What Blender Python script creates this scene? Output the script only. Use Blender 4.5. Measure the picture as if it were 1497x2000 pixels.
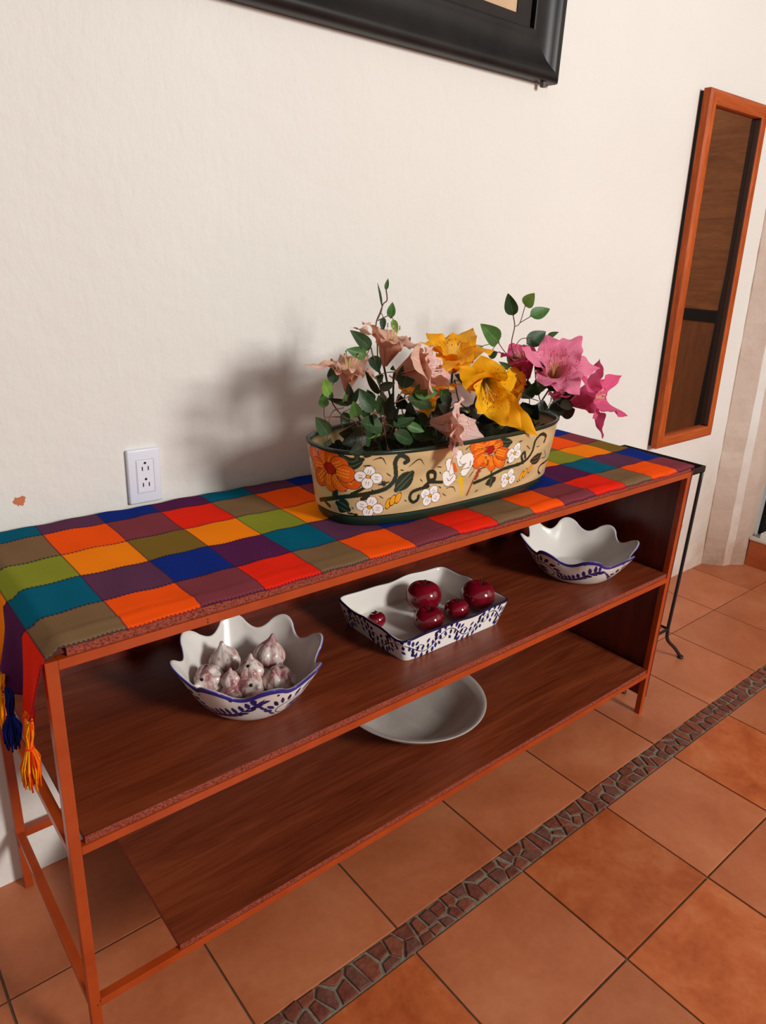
import bpy, bmesh, math, random
import numpy as np
from mathutils import Vector, Matrix
C = bpy.context.scene
for o in list(bpy.data.objects): bpy.data.objects.remove(o)
COL = C.collection
PI = math.pi
random.seed(7)
RNG = np.random.default_rng(7)

# ------------------------------------------------------------------ camera
CAM = np.array([-0.1900, -0.8957, 1.3369])
RT = np.array([0.77061331, -0.63542113, 0.0489398])
UP = np.array([0.18502561, 0.29655287, 0.93692151])
FW = np.array([0.60985297, 0.71294907, -0.34609677])
FPX = 1386.1
cd = bpy.data.cameras.new('camera'); cam = bpy.data.objects.new('camera', cd); COL.objects.link(cam)
cam.matrix_world = Matrix(((RT[0], UP[0], -FW[0], CAM[0]), (RT[1], UP[1], -FW[1], CAM[1]), (RT[2], UP[2], -FW[2], CAM[2]), (0, 0, 0, 1)))
cd.sensor_fit = 'VERTICAL'; cd.sensor_height = 24.0; cd.lens = FPX / 2000 * 24.0; cd.clip_start = 0.02
C.camera = cam

def ray(px, py): return FW * FPX + RT * (px - 748.5) - UP * (py - 1000)
def at(px, py, y):            # the point seen at a pixel, at depth y from the table front
    d = ray(px, py); return Vector(CAM + d * ((y - CAM[1]) / d[1]))
def atz(px, py, z):
    d = ray(px, py); return Vector(CAM + d * ((z - CAM[2]) / d[2]))
def pxm(p):                   # metres per pixel at a point
    return float((np.array(p) - CAM) @ FW) / FPX

# ------------------------------------------------------------------ light
W = bpy.data.worlds.new('World'); C.world = W; W.use_nodes = True
W.node_tree.nodes['Background'].inputs[0].default_value = (1.0, 0.98, 0.96, 1)
W.node_tree.nodes['Background'].inputs[1].default_value = 0.26
def area(name, loc, target, sx, sy, power, col):
    l = bpy.data.lights.new(name, 'AREA'); l.shape = 'RECTANGLE'; l.size = sx; l.size_y = sy; l.energy = power; l.color = col
    o = bpy.data.objects.new(name, l); COL.objects.link(o); o.location = loc
    o.rotation_euler = (Vector(target) - Vector(loc)).to_track_quat('-Z', 'Y').to_euler(); return o
area('window_daylight', (1.9, -4.2, 2.6), (1.2, 0.3, 0.8), 0.9, 1.1, 186, (1.0, 0.98, 0.95))
C.view_settings.view_transform = 'Standard'; C.view_settings.look = 'None'
C.view_settings.gamma = 1.0; C.view_settings.use_curve_mapping = False
C.view_settings.exposure = 0.0

# ------------------------------------------------------------------ materials
def lin(r, g, b, k=1.0):
    f = lambda c: (c / 255 / 12.92) if c <= 10.3 else ((c / 255 + 0.055) / 1.055) ** 2.4
    return tuple(min(1.0, f(c) * k) for c in (r, g, b)) + (1,)
class NT:
    def __init__(s, name, rough=0.5, spec=0.5):
        s.m = bpy.data.materials.new(name); s.m.use_nodes = True; s.t = s.m.node_tree; s.b = s.t.nodes['Principled BSDF']
        s.b.inputs['Roughness'].default_value = rough; s.b.inputs['Specular IOR Level'].default_value = spec
    def n(s, typ, **kw):
        x = s.t.nodes.new('ShaderNode' + typ)
        for k, v in kw.items():
            if k.startswith('i_'):
                k = k[2:]; k = int(k) if k.isdigit() else k.replace('_', ' ')
                if hasattr(v, 'links') or isinstance(v, bpy.types.NodeSocket): s.t.links.new(v, x.inputs[k])
                else: x.inputs[k].default_value = v
            else: setattr(x, k, v)
        return x
    def l(s, a, b): s.t.links.new(a, b)
    def coord(s, which='Object', scale=(1, 1, 1), loc=(0, 0, 0), rnd=False):
        tc = s.n('TexCoord'); mp = s.n('Mapping'); s.l(tc.outputs[which], mp.inputs['Vector'])
        mp.inputs['Scale'].default_value = scale; mp.inputs['Location'].default_value = loc
        if rnd:
            oi = s.n('ObjectInfo'); mu = s.n('Math', operation='MULTIPLY', i_0=oi.outputs['Random'], i_1=37.0)
            cb = s.n('CombineXYZ', i_X=mu.outputs[0], i_Y=mu.outputs[0]); s.l(cb.outputs[0], mp.inputs['Location'])
        return mp.outputs[0]
    def noise(s, vec, scale=5, detail=4, rough=0.55, dist=0.0):
        x = s.n('TexNoise'); s.l(vec, x.inputs['Vector']); x.inputs['Scale'].default_value = scale
        x.inputs['Detail'].default_value = detail; x.inputs['Roughness'].default_value = rough; x.inputs['Distortion'].default_value = dist
        return x.outputs['Fac']
    def ramp(s, fac, stops):
        x = s.n('ValToRGB'); s.l(fac, x.inputs[0]); e = x.color_ramp.elements
        while len(e) < len(stops): e.new(0.5)
        for i, (p, c) in enumerate(stops): e[i].position = p; e[i].color = c
        return x.outputs[0]
    def mix(s, fac, a, b, blend='MIX'):
        x = s.n('MixRGB', blend_type=blend)
        for v, k in ((fac, 0), (a, 1), (b, 2)):
            if isinstance(v, bpy.types.NodeSocket): s.l(v, x.inputs[k])
            else: x.inputs[k].default_value = v
        return x.outputs[0]
    def math(s, op, a, b=0.0, clamp=False):
        x = s.n('Math', operation=op, use_clamp=clamp)
        for v, k in ((a, 0), (b, 1)):
            if isinstance(v, bpy.types.NodeSocket): s.l(v, x.inputs[k])
            else: x.inputs[k].default_value = v
        return x.outputs[0]
    def col(s, c):
        if isinstance(c, bpy.types.NodeSocket): s.l(c, s.b.inputs['Base Color'])
        else: s.b.inputs['Base Color'].default_value = c
        return s
    def bump(s, h, strength=0.3, dist=0.005):
        x = s.n('Bump'); x.inputs['Strength'].default_value = strength; x.inputs['Distance'].default_value = dist
        s.l(h, x.inputs['Height']); s.l(x.outputs[0], s.b.inputs['Normal']); return s

MATS = {}
def flat(name, c, rough=0.5, spec=0.5, var=0.0, scale=20):
    k = NT(name, rough, spec)
    if var:
        v = k.noise(k.coord(), scale, 4)
        k.col(k.ramp(v, [(0.3, tuple(x * (1 - var) for x in c[:3]) + (1,)), (0.7, tuple(min(1, x * (1 + var)) for x in c[:3]) + (1,))]))
    else: k.col(c)
    return k.m

def m_wall():
    k = NT('white_plaster', 0.75, 0.25); v = k.coord()
    big = k.noise(v, 1.3, 3); c = k.ramp(big, [(0.3, lin(229, 225, 217)), (0.7, lin(235, 232, 225))])
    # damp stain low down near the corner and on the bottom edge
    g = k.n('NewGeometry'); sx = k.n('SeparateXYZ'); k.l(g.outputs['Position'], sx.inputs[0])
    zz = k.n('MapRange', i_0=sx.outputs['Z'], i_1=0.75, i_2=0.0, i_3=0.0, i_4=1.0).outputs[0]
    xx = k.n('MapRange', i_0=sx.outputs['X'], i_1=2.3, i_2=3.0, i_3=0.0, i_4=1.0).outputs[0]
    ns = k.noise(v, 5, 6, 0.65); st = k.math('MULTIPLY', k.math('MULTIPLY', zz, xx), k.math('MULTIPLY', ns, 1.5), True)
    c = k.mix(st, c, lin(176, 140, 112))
    # orange paint chip
    d = k.n('VectorMath', operation='DISTANCE', i_0=g.outputs['Position'], i_1=(0.099, 0.489, 0.864))
    dn = k.math('ADD', d.outputs['Value'], k.math('MULTIPLY', k.noise(v, 90, 3), 0.022))
    c = k.mix(k.math('LESS_THAN', dn, 0.0205), c, lin(205, 120, 80))
    k.col(c)
    st2 = k.coord('Object', (1, 1, 0.4)); h1 = k.noise(st2, 55, 4, 0.6); h2 = k.noise(v, 16, 6, 0.62)
    k.bump(k.math('ADD', k.math('MULTIPLY', h1, 0.55), h2), 0.55, 0.006)
    return k.m
def m_tile(name, cs, sc):
    k = NT(name, 0.38, 0.45); v = k.coord('Object', rnd=True)
    a = k.noise(v, sc, 7, 0.65, 0.4); c = k.ramp(a, [(0.30, cs[0]), (0.5, cs[1]), (0.72, cs[2])])
    b = k.noise(v, 60, 3); c = k.mix(0.16, c, k.ramp(b, [(0.3, cs[0]), (0.7, cs[2])]))
    oi = k.n('ObjectInfo'); hs = k.n('HueSaturation'); k.l(c, hs.inputs['Color'])
    k.l(k.n('MapRange', i_0=oi.outputs['Random'], i_1=0.0, i_2=1.0, i_3=0.9, i_4=1.08).outputs[0], hs.inputs['Value'])
    k.col(hs.outputs[0]); k.bump(k.noise(v, 22, 4), 0.12, 0.003)
    k.l(k.ramp(a, [(0.2, (.33, .33, .33, 1)), (0.8, (.5, .5, .5, 1))]), k.b.inputs['Roughness'])
    return k.m
def m_wood(name, dark, mid, light, scale=(1.2, 9, 9), rough=0.35, bstr=0.05, spec=0.45):
    k = NT(name, rough, spec); v = k.coord('Object', scale)
    n1 = k.noise(v, 2.2, 6, 0.6, 1.2); n2 = k.noise(k.coord('Object', (scale[0] * 2, scale[1] * 6, scale[2] * 6)), 4, 4)
    c = k.ramp(n1, [(0.3, dark), (0.52, mid), (0.72, light)]); c = k.mix(0.28, c, k.ramp(n2, [(0.35, dark), (0.65, light)]))
    k.col(c); k.bump(n2, bstr, 0.002); return k.m
def m_chip():
    k = NT('raw_chipboard_edge', 0.85, 0.2); v = k.coord('Object', (0.6, 1, 1))
    n = k.noise(v, 420, 3, 0.7); k.col(k.ramp(n, [(0.34, lin(70, 26, 20)), (0.46, lin(132, 58, 42)), (0.64, lin(160, 82, 62))])); k.bump(n, 0.6, 0.002); return k.m
def m_paint():
    k = NT('orange_brown_enamel', 0.32, 0.5); n = k.noise(k.coord(), 18, 3)
    k.col(k.ramp(n, [(0.3, lin(158, 58, 14)), (0.7, lin(174, 68, 20))])); k.bump(k.noise(k.coord(), 90, 2), 0.06, 0.002); return k.m
def m_vcol(name, rough=0.16, spec=0.55, coat=0.0, bump=0.0):
    k = NT(name, rough, spec); a = k.n('Attribute', attribute_name='Col'); k.col(a.outputs['Color'])
    if coat: k.b.inputs['Coat Weight'].default_value = coat; k.b.inputs['Coat Roughness'].default_value = 0.05
    if bump: k.bump(k.noise(k.coord(), 22, 3), bump, 0.004)
    return k.m
def m_cloth(name, c):
    k = NT(name, 0.95, 0.03)
    tc = k.n('TexCoord'); sp = k.n('SeparateXYZ'); k.l(tc.outputs['UV'], sp.inputs[0]); u, v = sp.outputs[0], sp.outputs[1]
    fine = k.noise(k.coord('UV', (150, 90, 1)), 1.0, 2, 0.6); mott = k.noise(k.coord('UV', (9, 9, 1)), 1.0, 5, 0.7)
    base = k.mix(k.math('MULTIPLY', fine, 0.32), c, tuple(x * 0.45 for x in c[:3]) + (1,))
    base = k.mix(k.math('MULTIPLY', mott, 0.22), base, tuple(min(1, x * 1.25 + 0.01) for x in c[:3]) + (1,))
    fv = k.math('FRACT', v); fu = k.math('FRACT', u)
    ev = k.math('MINIMUM', fv, k.math('SUBTRACT', 1.0, fv)); eu = k.math('MINIMUM', fu, k.math('SUBTRACT', 1.0, fu))
    teeth = k.math('GREATER_THAN', k.math('FRACT', k.math('MULTIPLY', u, 17.0)), 0.45)
    s1 = k.math('MAXIMUM', k.math('MULTIPLY', k.math('LESS_THAN', ev, 0.032), teeth), k.math('LESS_THAN', ev, 0.010))
    base = k.mix(k.math('MULTIPLY', s1, 0.72), base, lin(38, 20, 50))
    s2 = k.math('LESS_THAN', eu, 0.013); base = k.mix(k.math('MULTIPLY', s2, 0.6), base, lin(60, 30, 50))
    k.col(base); 
    k.bump(k.math('ADD', fine, k.math('MULTIPLY', s1, -1.5)), 0.35, 0.0015); return k.m
def m_petal(name, throat, base, edge, vein, spots=None, back=None, trans=0.3):
    k = NT(name, 0.6, 0.25); tc = k.n('TexCoord'); sp = k.n('SeparateXYZ'); k.l(tc.outputs['UV'], sp.inputs[0]); u, v = sp.outputs[0], sp.outputs[1]
    c = k.ramp(u, [(0.12, throat), (0.42, base), (1.0, edge)])
    vn = k.noise(k.coord('UV', (2.5, 26, 1)), 1.0, 4, 0.6, 0.3)
    c = k.mix(k.ramp(vn, [(0.46, (0, 0, 0, 1)), (0.62, (0.75,) * 3 + (1,))]), c, vein)
    if spots:
        vo = k.n('TexVoronoi'); k.l(k.coord('UV', (16, 11, 1)), vo.inputs['Vector']); vo.inputs['Scale'].default_value = 1.0
        d = k.math('LESS_THAN', vo.outputs['Distance'], 0.2)
        win = k.math('MULTIPLY', k.math('LESS_THAN', u, 0.72), k.math('GREATER_THAN', u, 0.3))
        c = k.mix(k.math('MULTIPLY', k.math('MULTIPLY', d, win), 0.8), c, spots)
    if back:
        g = k.n('NewGeometry'); c = k.mix(g.outputs['Backfacing'], c, back)
    k.col(c); k.bump(vn, 0.25, 0.002)
    tr = k.n('BsdfTranslucent'); k.l(c, tr.inputs[0]); mx = k.n('MixShader'); mx.inputs[0].default_value = trans
    out = k.t.nodes['Material Output']; k.l(k.b.outputs[0], mx.inputs[1]); k.l(tr.outputs[0], mx.inputs[2]); k.l(mx.outputs[0], out.inputs[0])
    return k.m
def m_leaf(name, a, b, mid):
    k = NT(name, 0.45, 0.4); tc = k.n('TexCoord'); sp = k.n('SeparateXYZ'); k.l(tc.outputs['UV'], sp.inputs[0]); v = sp.outputs[1]
    n = k.noise(k.coord('Object'), 45, 4); c = k.ramp(n, [(0.3, a), (0.7, b)])
    e = k.math('ABSOLUTE', k.math('SUBTRACT', v, 0.5)); c = k.mix(k.math('MULTIPLY', k.math('LESS_THAN', e, 0.03), 0.55), c, mid)
    k.col(c); k.bump(k.noise(k.coord('UV', (14, 5, 1)), 1.0, 3), 0.3, 0.002)
    tr = k.n('BsdfTranslucent'); k.l(c, tr.inputs[0]); mx = k.n('MixShader'); mx.inputs[0].default_value = 0.2
    out = k.t.nodes['Material Output']; k.l(k.b.outputs[0], mx.inputs[1]); k.l(tr.outputs[0], mx.inputs[2]); k.l(mx.outputs[0], out.inputs[0])
    return k.m

# ------------------------------------------------------------------ object helpers
WO = {}
def _place(o, parent, loc):
    if parent is not None:
        o.parent = parent; o.location = Vector(loc) - WO[parent]
    else: o.location = loc
    WO[o] = Vector(loc)
def tag(o, label=None, cat=None, group=None, kind=None):
    for k, v in (('label', label), ('category', cat), ('group', group), ('kind', kind)):
        if v: o[k] = v
    return o
def thing(name, loc, label=None, cat=None, group=None, kind=None):
    o = bpy.data.objects.new(name, None); o.empty_display_size = 0.05; COL.objects.link(o); _place(o, None, loc)
    return tag(o, label, cat, group, kind)
def obj(name, verts, faces, mat, parent=None, loc=None, smooth=True, uvs=None, vcol=None, mats=None, midx=None):
    verts = np.asarray(verts, dtype=float).reshape(-1, 3)
    if loc is None: loc = WO[parent] if parent is not None else Vector((0, 0, 0))
    me = bpy.data.meshes.new(name); v = verts - np.array(loc)
    me.from_pydata(v.tolist(), [], faces if isinstance(faces, list) else faces.tolist())
    for m in (mats or [mat]): me.materials.append(m)
    n = len(me.polygons)
    if midx is not None: me.polygons.foreach_set('material_index', np.asarray(midx, dtype=np.int32))
    me.polygons.foreach_set('use_smooth', np.full(n, smooth, dtype=bool))
    if uvs is not None:
        ul = me.uv_layers.new(name='UVMap'); li = np.zeros(len(me.loops), dtype=np.int32); me.loops.foreach_get('vertex_index', li)
        ul.data.foreach_set('uv', np.asarray(uvs, dtype=np.float32)[li].ravel())
    if vcol is not None:
        ca = me.color_attributes.new('Col', 'FLOAT_COLOR', 'POINT')
        ca.data.foreach_set('color', np.concatenate([vcol, np.ones((len(vcol), 1))], 1).astype(np.float32).ravel())
    me.update(); o = bpy.data.objects.new(name, me); COL.objects.link(o); _place(o, parent, loc); return o
def bm_obj(name, bm, mat, parent=None, loc=None, smooth=False):
    vs = [tuple(v.co) for v in bm.verts]; bm.verts.index_update(); fs = [[v.index for v in f.verts] for f in bm.faces]; bm.free()
    return obj(name, vs, fs, mat, parent, loc, smooth)
def add_box(bm, x0, x1, y0, y1, z0, z1, bev=0.0, mtx=None):
    r = bmesh.ops.create_cube(bm, size=1.0); vs = r['verts']
    for v in vs: v.co = Vector(((x0 + x1) / 2 + v.co.x * (x1 - x0), (y0 + y1) / 2 + v.co.y * (y1 - y0), (z0 + z1) / 2 + v.co.z * (z1 - z0)))
    if bev: bmesh.ops.bevel(bm, geom=list({e for v in vs for e in v.link_edges}), offset=bev, segments=2, affect='EDGES', profile=0.7)
def box(name, x0, x1, y0, y1, z0, z1, mat, parent=None, bev=0.0015, loc=None):
    bm = bmesh.new(); add_box(bm, x0, x1, y0, y1, z0, z1, bev)
    return bm_obj(name, bm, mat, parent, loc if loc is not None else (None if parent is not None else ((x0 + x1) / 2, (y0 + y1) / 2, z0)))
def grid_faces(nu, nv, close_u=False, off=0):
    i, j = np.meshgrid(np.arange(nu if close_u else nu - 1), np.arange(nv - 1), indexing='ij'); i2 = (i + 1) % nu
    return np.stack([i * nv + j, i2 * nv + j, i2 * nv + j + 1, i * nv + j + 1], -1).reshape(-1, 4) + off
def catmull(pts, n=24):
    P = np.asarray(pts, float)
    if len(P) == 2: return P[0] + (P[1] - P[0]) * np.linspace(0, 1, n)[:, None]
    P = np.vstack([2 * P[0] - P[1], P, 2 * P[-1] - P[-2]]); out = []
    m = len(P) - 3; k = max(2, n // m)
    for i in range(m):
        t = np.linspace(0, 1, k, endpoint=(i == m - 1))[:, None]; a, b, c, d = P[i:i + 4]
        out.append(0.5 * (2 * b + (c - a) * t + (2 * a - 5 * b + 4 * c - d) * t ** 2 + (3 * b - a - 3 * c + d) * t ** 3))
    return np.vstack(out)
def tube_geo(path, rad, seg=8, cap=True):
    P = np.asarray(path, float); n = len(P); r = np.broadcast_to(np.asarray(rad, float), (n,))
    T = np.gradient(P, axis=0); T /= np.linalg.norm(T, axis=1)[:, None] + 1e-12
    a = np.array([0, 0, 1.0]) if abs(T[0][2]) < 0.9 else np.array([1.0, 0, 0])
    N = np.cross(T[0], a); N /= np.linalg.norm(N); V = []
    ang = np.linspace(0, 2 * PI, seg, endpoint=False)
    for i in range(n):
        N = N - T[i] * (N @ T[i]); N /= np.linalg.norm(N) + 1e-12; B = np.cross(T[i], N)
        V.append(P[i] + r[i] * (np.cos(ang)[:, None] * N + np.sin(ang)[:, None] * B))
    V = np.vstack(V); F = []
    for i in range(n - 1):
        for j in range(seg): F.append([i * seg + j, i * seg + (j + 1) % seg, (i + 1) * seg + (j + 1) % seg, (i + 1) * seg + j])
    if cap: F.append(list(range(seg))[::-1]); F.append([(n - 1) * seg + j for j in range(seg)])
    return V, F
def tube(name, path, rad, mat, parent=None, seg=8, loc=None):
    V, F = tube_geo(path, rad, seg); return obj(name, V, F, mat, parent, loc)
def join_geo(gs):
    V, F, o = [], [], 0
    for v, f in gs: V.append(np.asarray(v)); F += [[i + o for i in q] for q in f]; o += len(v)
    return np.vstack(V), F

# ------------------------------------------------------------------ floor
M_GROUT = flat('cement_grout', lin(112, 88, 66), 0.9, 0.2, 0.25, 40)
TA = m_tile('terracotta_tile', (lin(166, 88, 52), lin(184, 104, 65), lin(198, 124, 84)), 3.2)
TB = m_tile('mottled_terracotta_tile', (lin(152, 64, 24), lin(184, 92, 44), lin(200, 122, 76)), 6.5)
bm = bmesh.new(); add_box(bm, -2.2, 3.3, -3.2, 0.56, -0.05, -0.0035)
FLOOR = tag(bm_obj('floor', bm, M_GROUT, None, (0, 0, 0)), 'terracotta tiled floor with a mosaic strip of broken stones', kind='structure')
YT = [(0.214, 0.55), (-0.109, 0.214), (-0.448, -0.172), (-0.784, -0.448), (-1.12, -0.784), (-1.456, -1.12), (-1.792, -1.456), (-2.128, -1.792), (-2.464, -2.128), (-2.8, -2.464), (-3.13, -2.8)]
XJ = {0: [0.582 + 0.336 * k for k in range(-8, 9)], 2: [0.577 + 0.336 * k for k in range(-8, 9)]}
MOTT = {(2, 7), (2, 9), (2, 11), (3, 9), (3, 11), (4, 10), (3, 12), (2, 13), (4, 8), (5, 9), (5, 11)}
for r, (y0, y1) in enumerate(YT):
    xs = XJ[0] if r < 2 else XJ[2]; g = 0.0022
    for k in range(len(xs) - 1):
        x0, x1 = xs[k], min(xs[k + 1], 3.3)
        if x0 > 3.25: continue
        dz = RNG.uniform(-0.0006, 0.0006)
        box('tile', x0 + g, x1 - g, y0 + g, y1 - g, -0.012, 0.0 + dz, TB if (r, k) in MOTT else TA, FLOOR, 0.0022, ((x0 + x1) / 2, (y0 + y1) / 2, 0))
# mosaic strip: broken stones set in cement (clipped Voronoi cells)
M_CEM = flat('mosaic_cement', lin(128, 116, 100), 0.95, 0.15, 0.3, 160)
box('mortar_bed', -2.2, 3.3, -0.172, -0.109, -0.03, -0.0025, M_CEM, FLOOR, 0)
M_ST = []
for a, b in (((96, 44, 32), (128, 68, 50)), ((92, 50, 40), (122, 76, 62)), ((112, 54, 36), (142, 80, 58))):
    k = NT('broken_clay_stone', 0.75, 0.3); n = k.noise(k.coord('Object', rnd=True), 55, 5, 0.65); k.col(k.ramp(n, [(0.3, lin(*a)), (0.7, lin(*b))])); k.bump(n, 0.7, 0.004); M_ST.append(k.m)
def clip(poly, p, n):
    out = []
    for i in range(len(poly)):
        a, b = poly[i], poly[(i + 1) % len(poly)]; da, db = (a - p) @ n, (b - p) @ n
        if da <= 0: out.append(a)
        if da * db < 0: out.append(a + (b - a) * (da / (da - db)))
    return out
seeds = []; x = 0.12; row = 0
while x < 3.25:
    st = RNG.uniform(0.027, 0.038)
    if RNG.random() < 0.22: seeds.append(np.array([x, -0.1405 + RNG.uniform(-0.006, 0.006)]))
    else:
        o = RNG.uniform(-0.010, 0.010)
        seeds.append(np.array([x + RNG.uniform(-0.011, 0.011), -0.1255 + o])); seeds.append(np.array([x + RNG.uniform(-0.013, 0.013), -0.156 + o + RNG.uniform(-0.004, 0.004)]))
    x += st
for i, s in enumerate(seeds):
    y0, y1 = -0.1695 + RNG.uniform(0, 0.003), -0.1115 - RNG.uniform(0, 0.003)
    poly = [np.array(q) for q in ((s[0] - 0.08, y0), (s[0] + 0.08, y0), (s[0] + 0.08, y1), (s[0] - 0.08, y1))]
    gap = RNG.uniform(0.0018, 0.0052)
    for t in seeds:
        d = t - s; L = np.linalg.norm(d)
        if 0 < L < 0.12:
            n = d / L; poly = clip(poly, s + d / 2 - n * gap, n)
            if len(poly) < 3: break
    if len(poly) < 3: continue
    q = []
    for a, b in zip(poly, poly[1:] + poly[:1]):
        if np.linalg.norm(b - a) > 0.002: q.append(a + RNG.normal(size=2) * 0.0018)
    if len(q) < 3: continue
    c = sum(q) / len(q); h = RNG.uniform(0.0004, 0.0022); m = len(q)
    V = [(p[0], p[1], -0.006) for p in q] + [(p[0], p[1], h - 0.0012) for p in q] + [(c[0] + (p[0] - c[0]) * 0.88, c[1] + (p[1] - c[1]) * 0.88, h) for p in q]
    F = [[k + j * m, (k + 1) % m + j * m, (k + 1) % m + (j + 1) * m, k + (j + 1) * m] for j in (0, 1) for k in range(m)] + [[2 * m + k for k in range(m)]]
    obj('stone', V, F, M_ST[i % 3], FLOOR, (c[0], c[1], 0), smooth=False)

# ------------------------------------------------------------------ walls
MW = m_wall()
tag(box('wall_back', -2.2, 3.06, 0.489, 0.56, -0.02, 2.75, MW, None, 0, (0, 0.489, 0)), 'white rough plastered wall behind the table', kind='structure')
# leaning masonry pier of the right-hand wall beside the door
fp = [(3.018, 0.56), (3.018, 0.485), (3.090, 0.418), (3.126, 0.398), (3.186, 0.372), (3.27, 0.372), (3.27, 0.56)]
zs = np.linspace(0, 2.75, 40); V = []
KW = NT('pinkish_plaster', 0.8, 0.25); gg = KW.n('NewGeometry'); sx_ = KW.n('SeparateXYZ'); KW.l(gg.outputs['Position'], sx_.inputs[0])
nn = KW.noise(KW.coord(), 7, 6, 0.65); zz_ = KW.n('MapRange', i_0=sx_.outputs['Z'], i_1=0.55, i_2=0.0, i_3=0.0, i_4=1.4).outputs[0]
KW.col(KW.mix(KW.math('MULTIPLY', zz_, nn, True), KW.ramp(nn, [(0.3, lin(200, 178, 162)), (0.7, lin(214, 196, 182))]), lin(150, 112, 86)))  # pinkish plaster tone, browner towards the floor
KW.bump(KW.noise(KW.coord(), 24, 5, 0.6), 0.6, 0.008)
for z in zs:
    for k, (x, y) in enumerate(fp):
        j = 0 if k in (0, 6, 5) else RNG.uniform(-0.0035, 0.0035) + (0.008 * math.exp(-z / 0.06) * RNG.uniform(-1, 1))
        V.append((x - (0.082 * z if k != 6 else 0.02 * z) + j, y + j, z))
n = len(fp); F = [[i * n + k, i * n + k + 1, (i + 1) * n + k + 1, (i + 1) * n + k] for i in range(len(zs) - 1) for k in range(n - 1)]
V += [(3.35, 0.56, 0), (3.35, 0.56, 2.75)]
tag(obj('wall_right', V, F, KW.m, None, (3.02, 0.49, 0), smooth=False, mats=[KW.m, MW], midx=[1 if (q % (n - 1)) == 2 else 0 for q in range(len(F))]), 'pinkish plastered pier of the right wall beside the door step', kind='structure')
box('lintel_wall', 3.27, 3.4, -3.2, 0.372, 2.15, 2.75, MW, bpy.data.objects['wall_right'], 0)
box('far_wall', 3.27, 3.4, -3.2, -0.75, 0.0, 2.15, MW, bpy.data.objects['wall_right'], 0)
# door step, sill and door (seen directly as a sliver and in the mirror)
MSTEP = m_tile('step_tile', (lin(140, 62, 26), lin(166, 80, 38), lin(184, 100, 58)), 5)
stp = tag(box('trim_1', 3.20, 3.5, -0.75, 0.366, 0.0, 0.128, MSTEP, None, 0.003), 'terracotta tiled door step at the foot of the right wall', kind='structure')
box('sill', 3.197, 3.5, -0.75, 0.37, 0.128, 0.139, flat('pale_sill', lin(206, 196, 182), 0.5, 0.4, 0.08, 30), stp, 0.002)
door = thing('door_1', (3.33, -0.2, 0.139), 'wooden door with black frame and black rail, seen in the mirror', kind='structure')
MBK = flat('black_door_frame', lin(20, 17, 16), 0.4, 0.4)
MD1 = m_wood('door_veneer_across', lin(96, 54, 28), lin(132, 78, 42), lin(156, 98, 56), (9, 1.0, 7), 0.4)
MD1 = m_wood('door_veneer_horizontal', lin(118, 70, 36), lin(152, 94, 52), lin(172, 114, 68), (7, 0.9, 9), 0.4)
MD2 = m_wood('door_veneer_vertical', lin(110, 64, 34), lin(130, 78, 42), lin(146, 92, 54), (8, 8, 1.0), 0.4)
box('door_jamb', 3.285, 3.35, 0.142, 0.372, 0.139, 2.15, MBK, door, 0.003)
box('door_threshold', 3.225, 3.285, -0.7, 0.335, 0.139, 0.165, flat('white_threshold', lin(224, 226, 214), 0.5), door, 0.003)
box('lower_panel', 3.31, 3.34, -0.74, 0.155, 0.165, 1.085, MD2, door, 0.002)
box('black_rail', 3.305, 3.345, -0.74, 0.155, 1.085, 1.14, MBK, door, 0.002)
for i, (a, b) in enumerate(((1.14, 1.225), (1.225, 2.14))): box('door_plank', 3.31, 3.34, -0.74, 0.155, a + 0.0003, b - 0.0003, MD1, door, 0.0004)

# ------------------------------------------------------------------ shelf table
MP = m_paint(); MCH = m_chip()
MSH = m_wood('red_brown_shelf_board', lin(92, 34, 14), lin(122, 52, 26), lin(146, 72, 40), (1.0, 7, 7), 0.34)
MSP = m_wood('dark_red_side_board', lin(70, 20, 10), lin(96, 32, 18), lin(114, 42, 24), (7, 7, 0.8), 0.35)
T = thing('shelf_table', (0.85, 0.235, 0), 'long orange-brown metal frame table with two brown board shelves', 'table')
w = 0.017; wr = 0.0155; L = 1.70; D = 0.47; H = 0.80; Z1 = 0.476; Z2 = 0.1505
for x in (0, L - w):
    for y in (0, D - w): box('leg', x, x + w, y, y + w, 0.0, H, MP, T, 0.0012)
for z in (H, Z1, Z2):
    for y in (0, D - w): box('long_rail', w, L - w, y, y + wr, z - wr, z, MP, T, 0.0012)
    for x in (0, L - w): box('end_rail', x, x + wr, w, D - w, z - wr, z, MP, T, 0.0012)
def board(name, x0, x1, y0, y1, z0, z1, mat, parent):
    V = []; F = []
    bm = bmesh.new(); add_box(bm, x0, x1, y0, y1, z0, z1, 0.0008)
    bm.faces.ensure_lookup_table(); idx = [0 if abs(f.normal.z) > 0.7 else 1 for f in bm.faces]
    vs = [tuple(v.co) for v in bm.verts]; bm.verts.index_update(); fs = [[v.index for v in f.verts] for f in bm.faces]; bm.free()
    return obj(name, vs, fs, mat, parent, None, False, mats=[mat, MCH], midx=idx)
board('top_board', 0.030, L + 0.0, 0.0035, D - 0.002, H, H + 0.0145, MSH, T)
board('shelf_board', 0.024, L - w, 0.0035, D - wr, Z1, Z1 + 0.0135, MSH, T)
box('added_shade_board', w, L - 0.002, D - 0.0195, D - wr - 0.0002, Z1 + 0.0136, H - wr, MSP, T, 0.0005)  # board added to darken the bright wall strip behind the upper shelf
tag(board('shelf_board', 0.158, L - w, 0.003, D - 0.03, Z2, Z2 + 0.012, MSH, T), 'lowest shelf board, shorter than the frame at its left end')
bm = bmesh.new(); add_box(bm, L, L + 0.012, 0.002, D, 0.055, H + 0.002, 0.001); bm_obj('side_board', bm, MSP, T)
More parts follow.
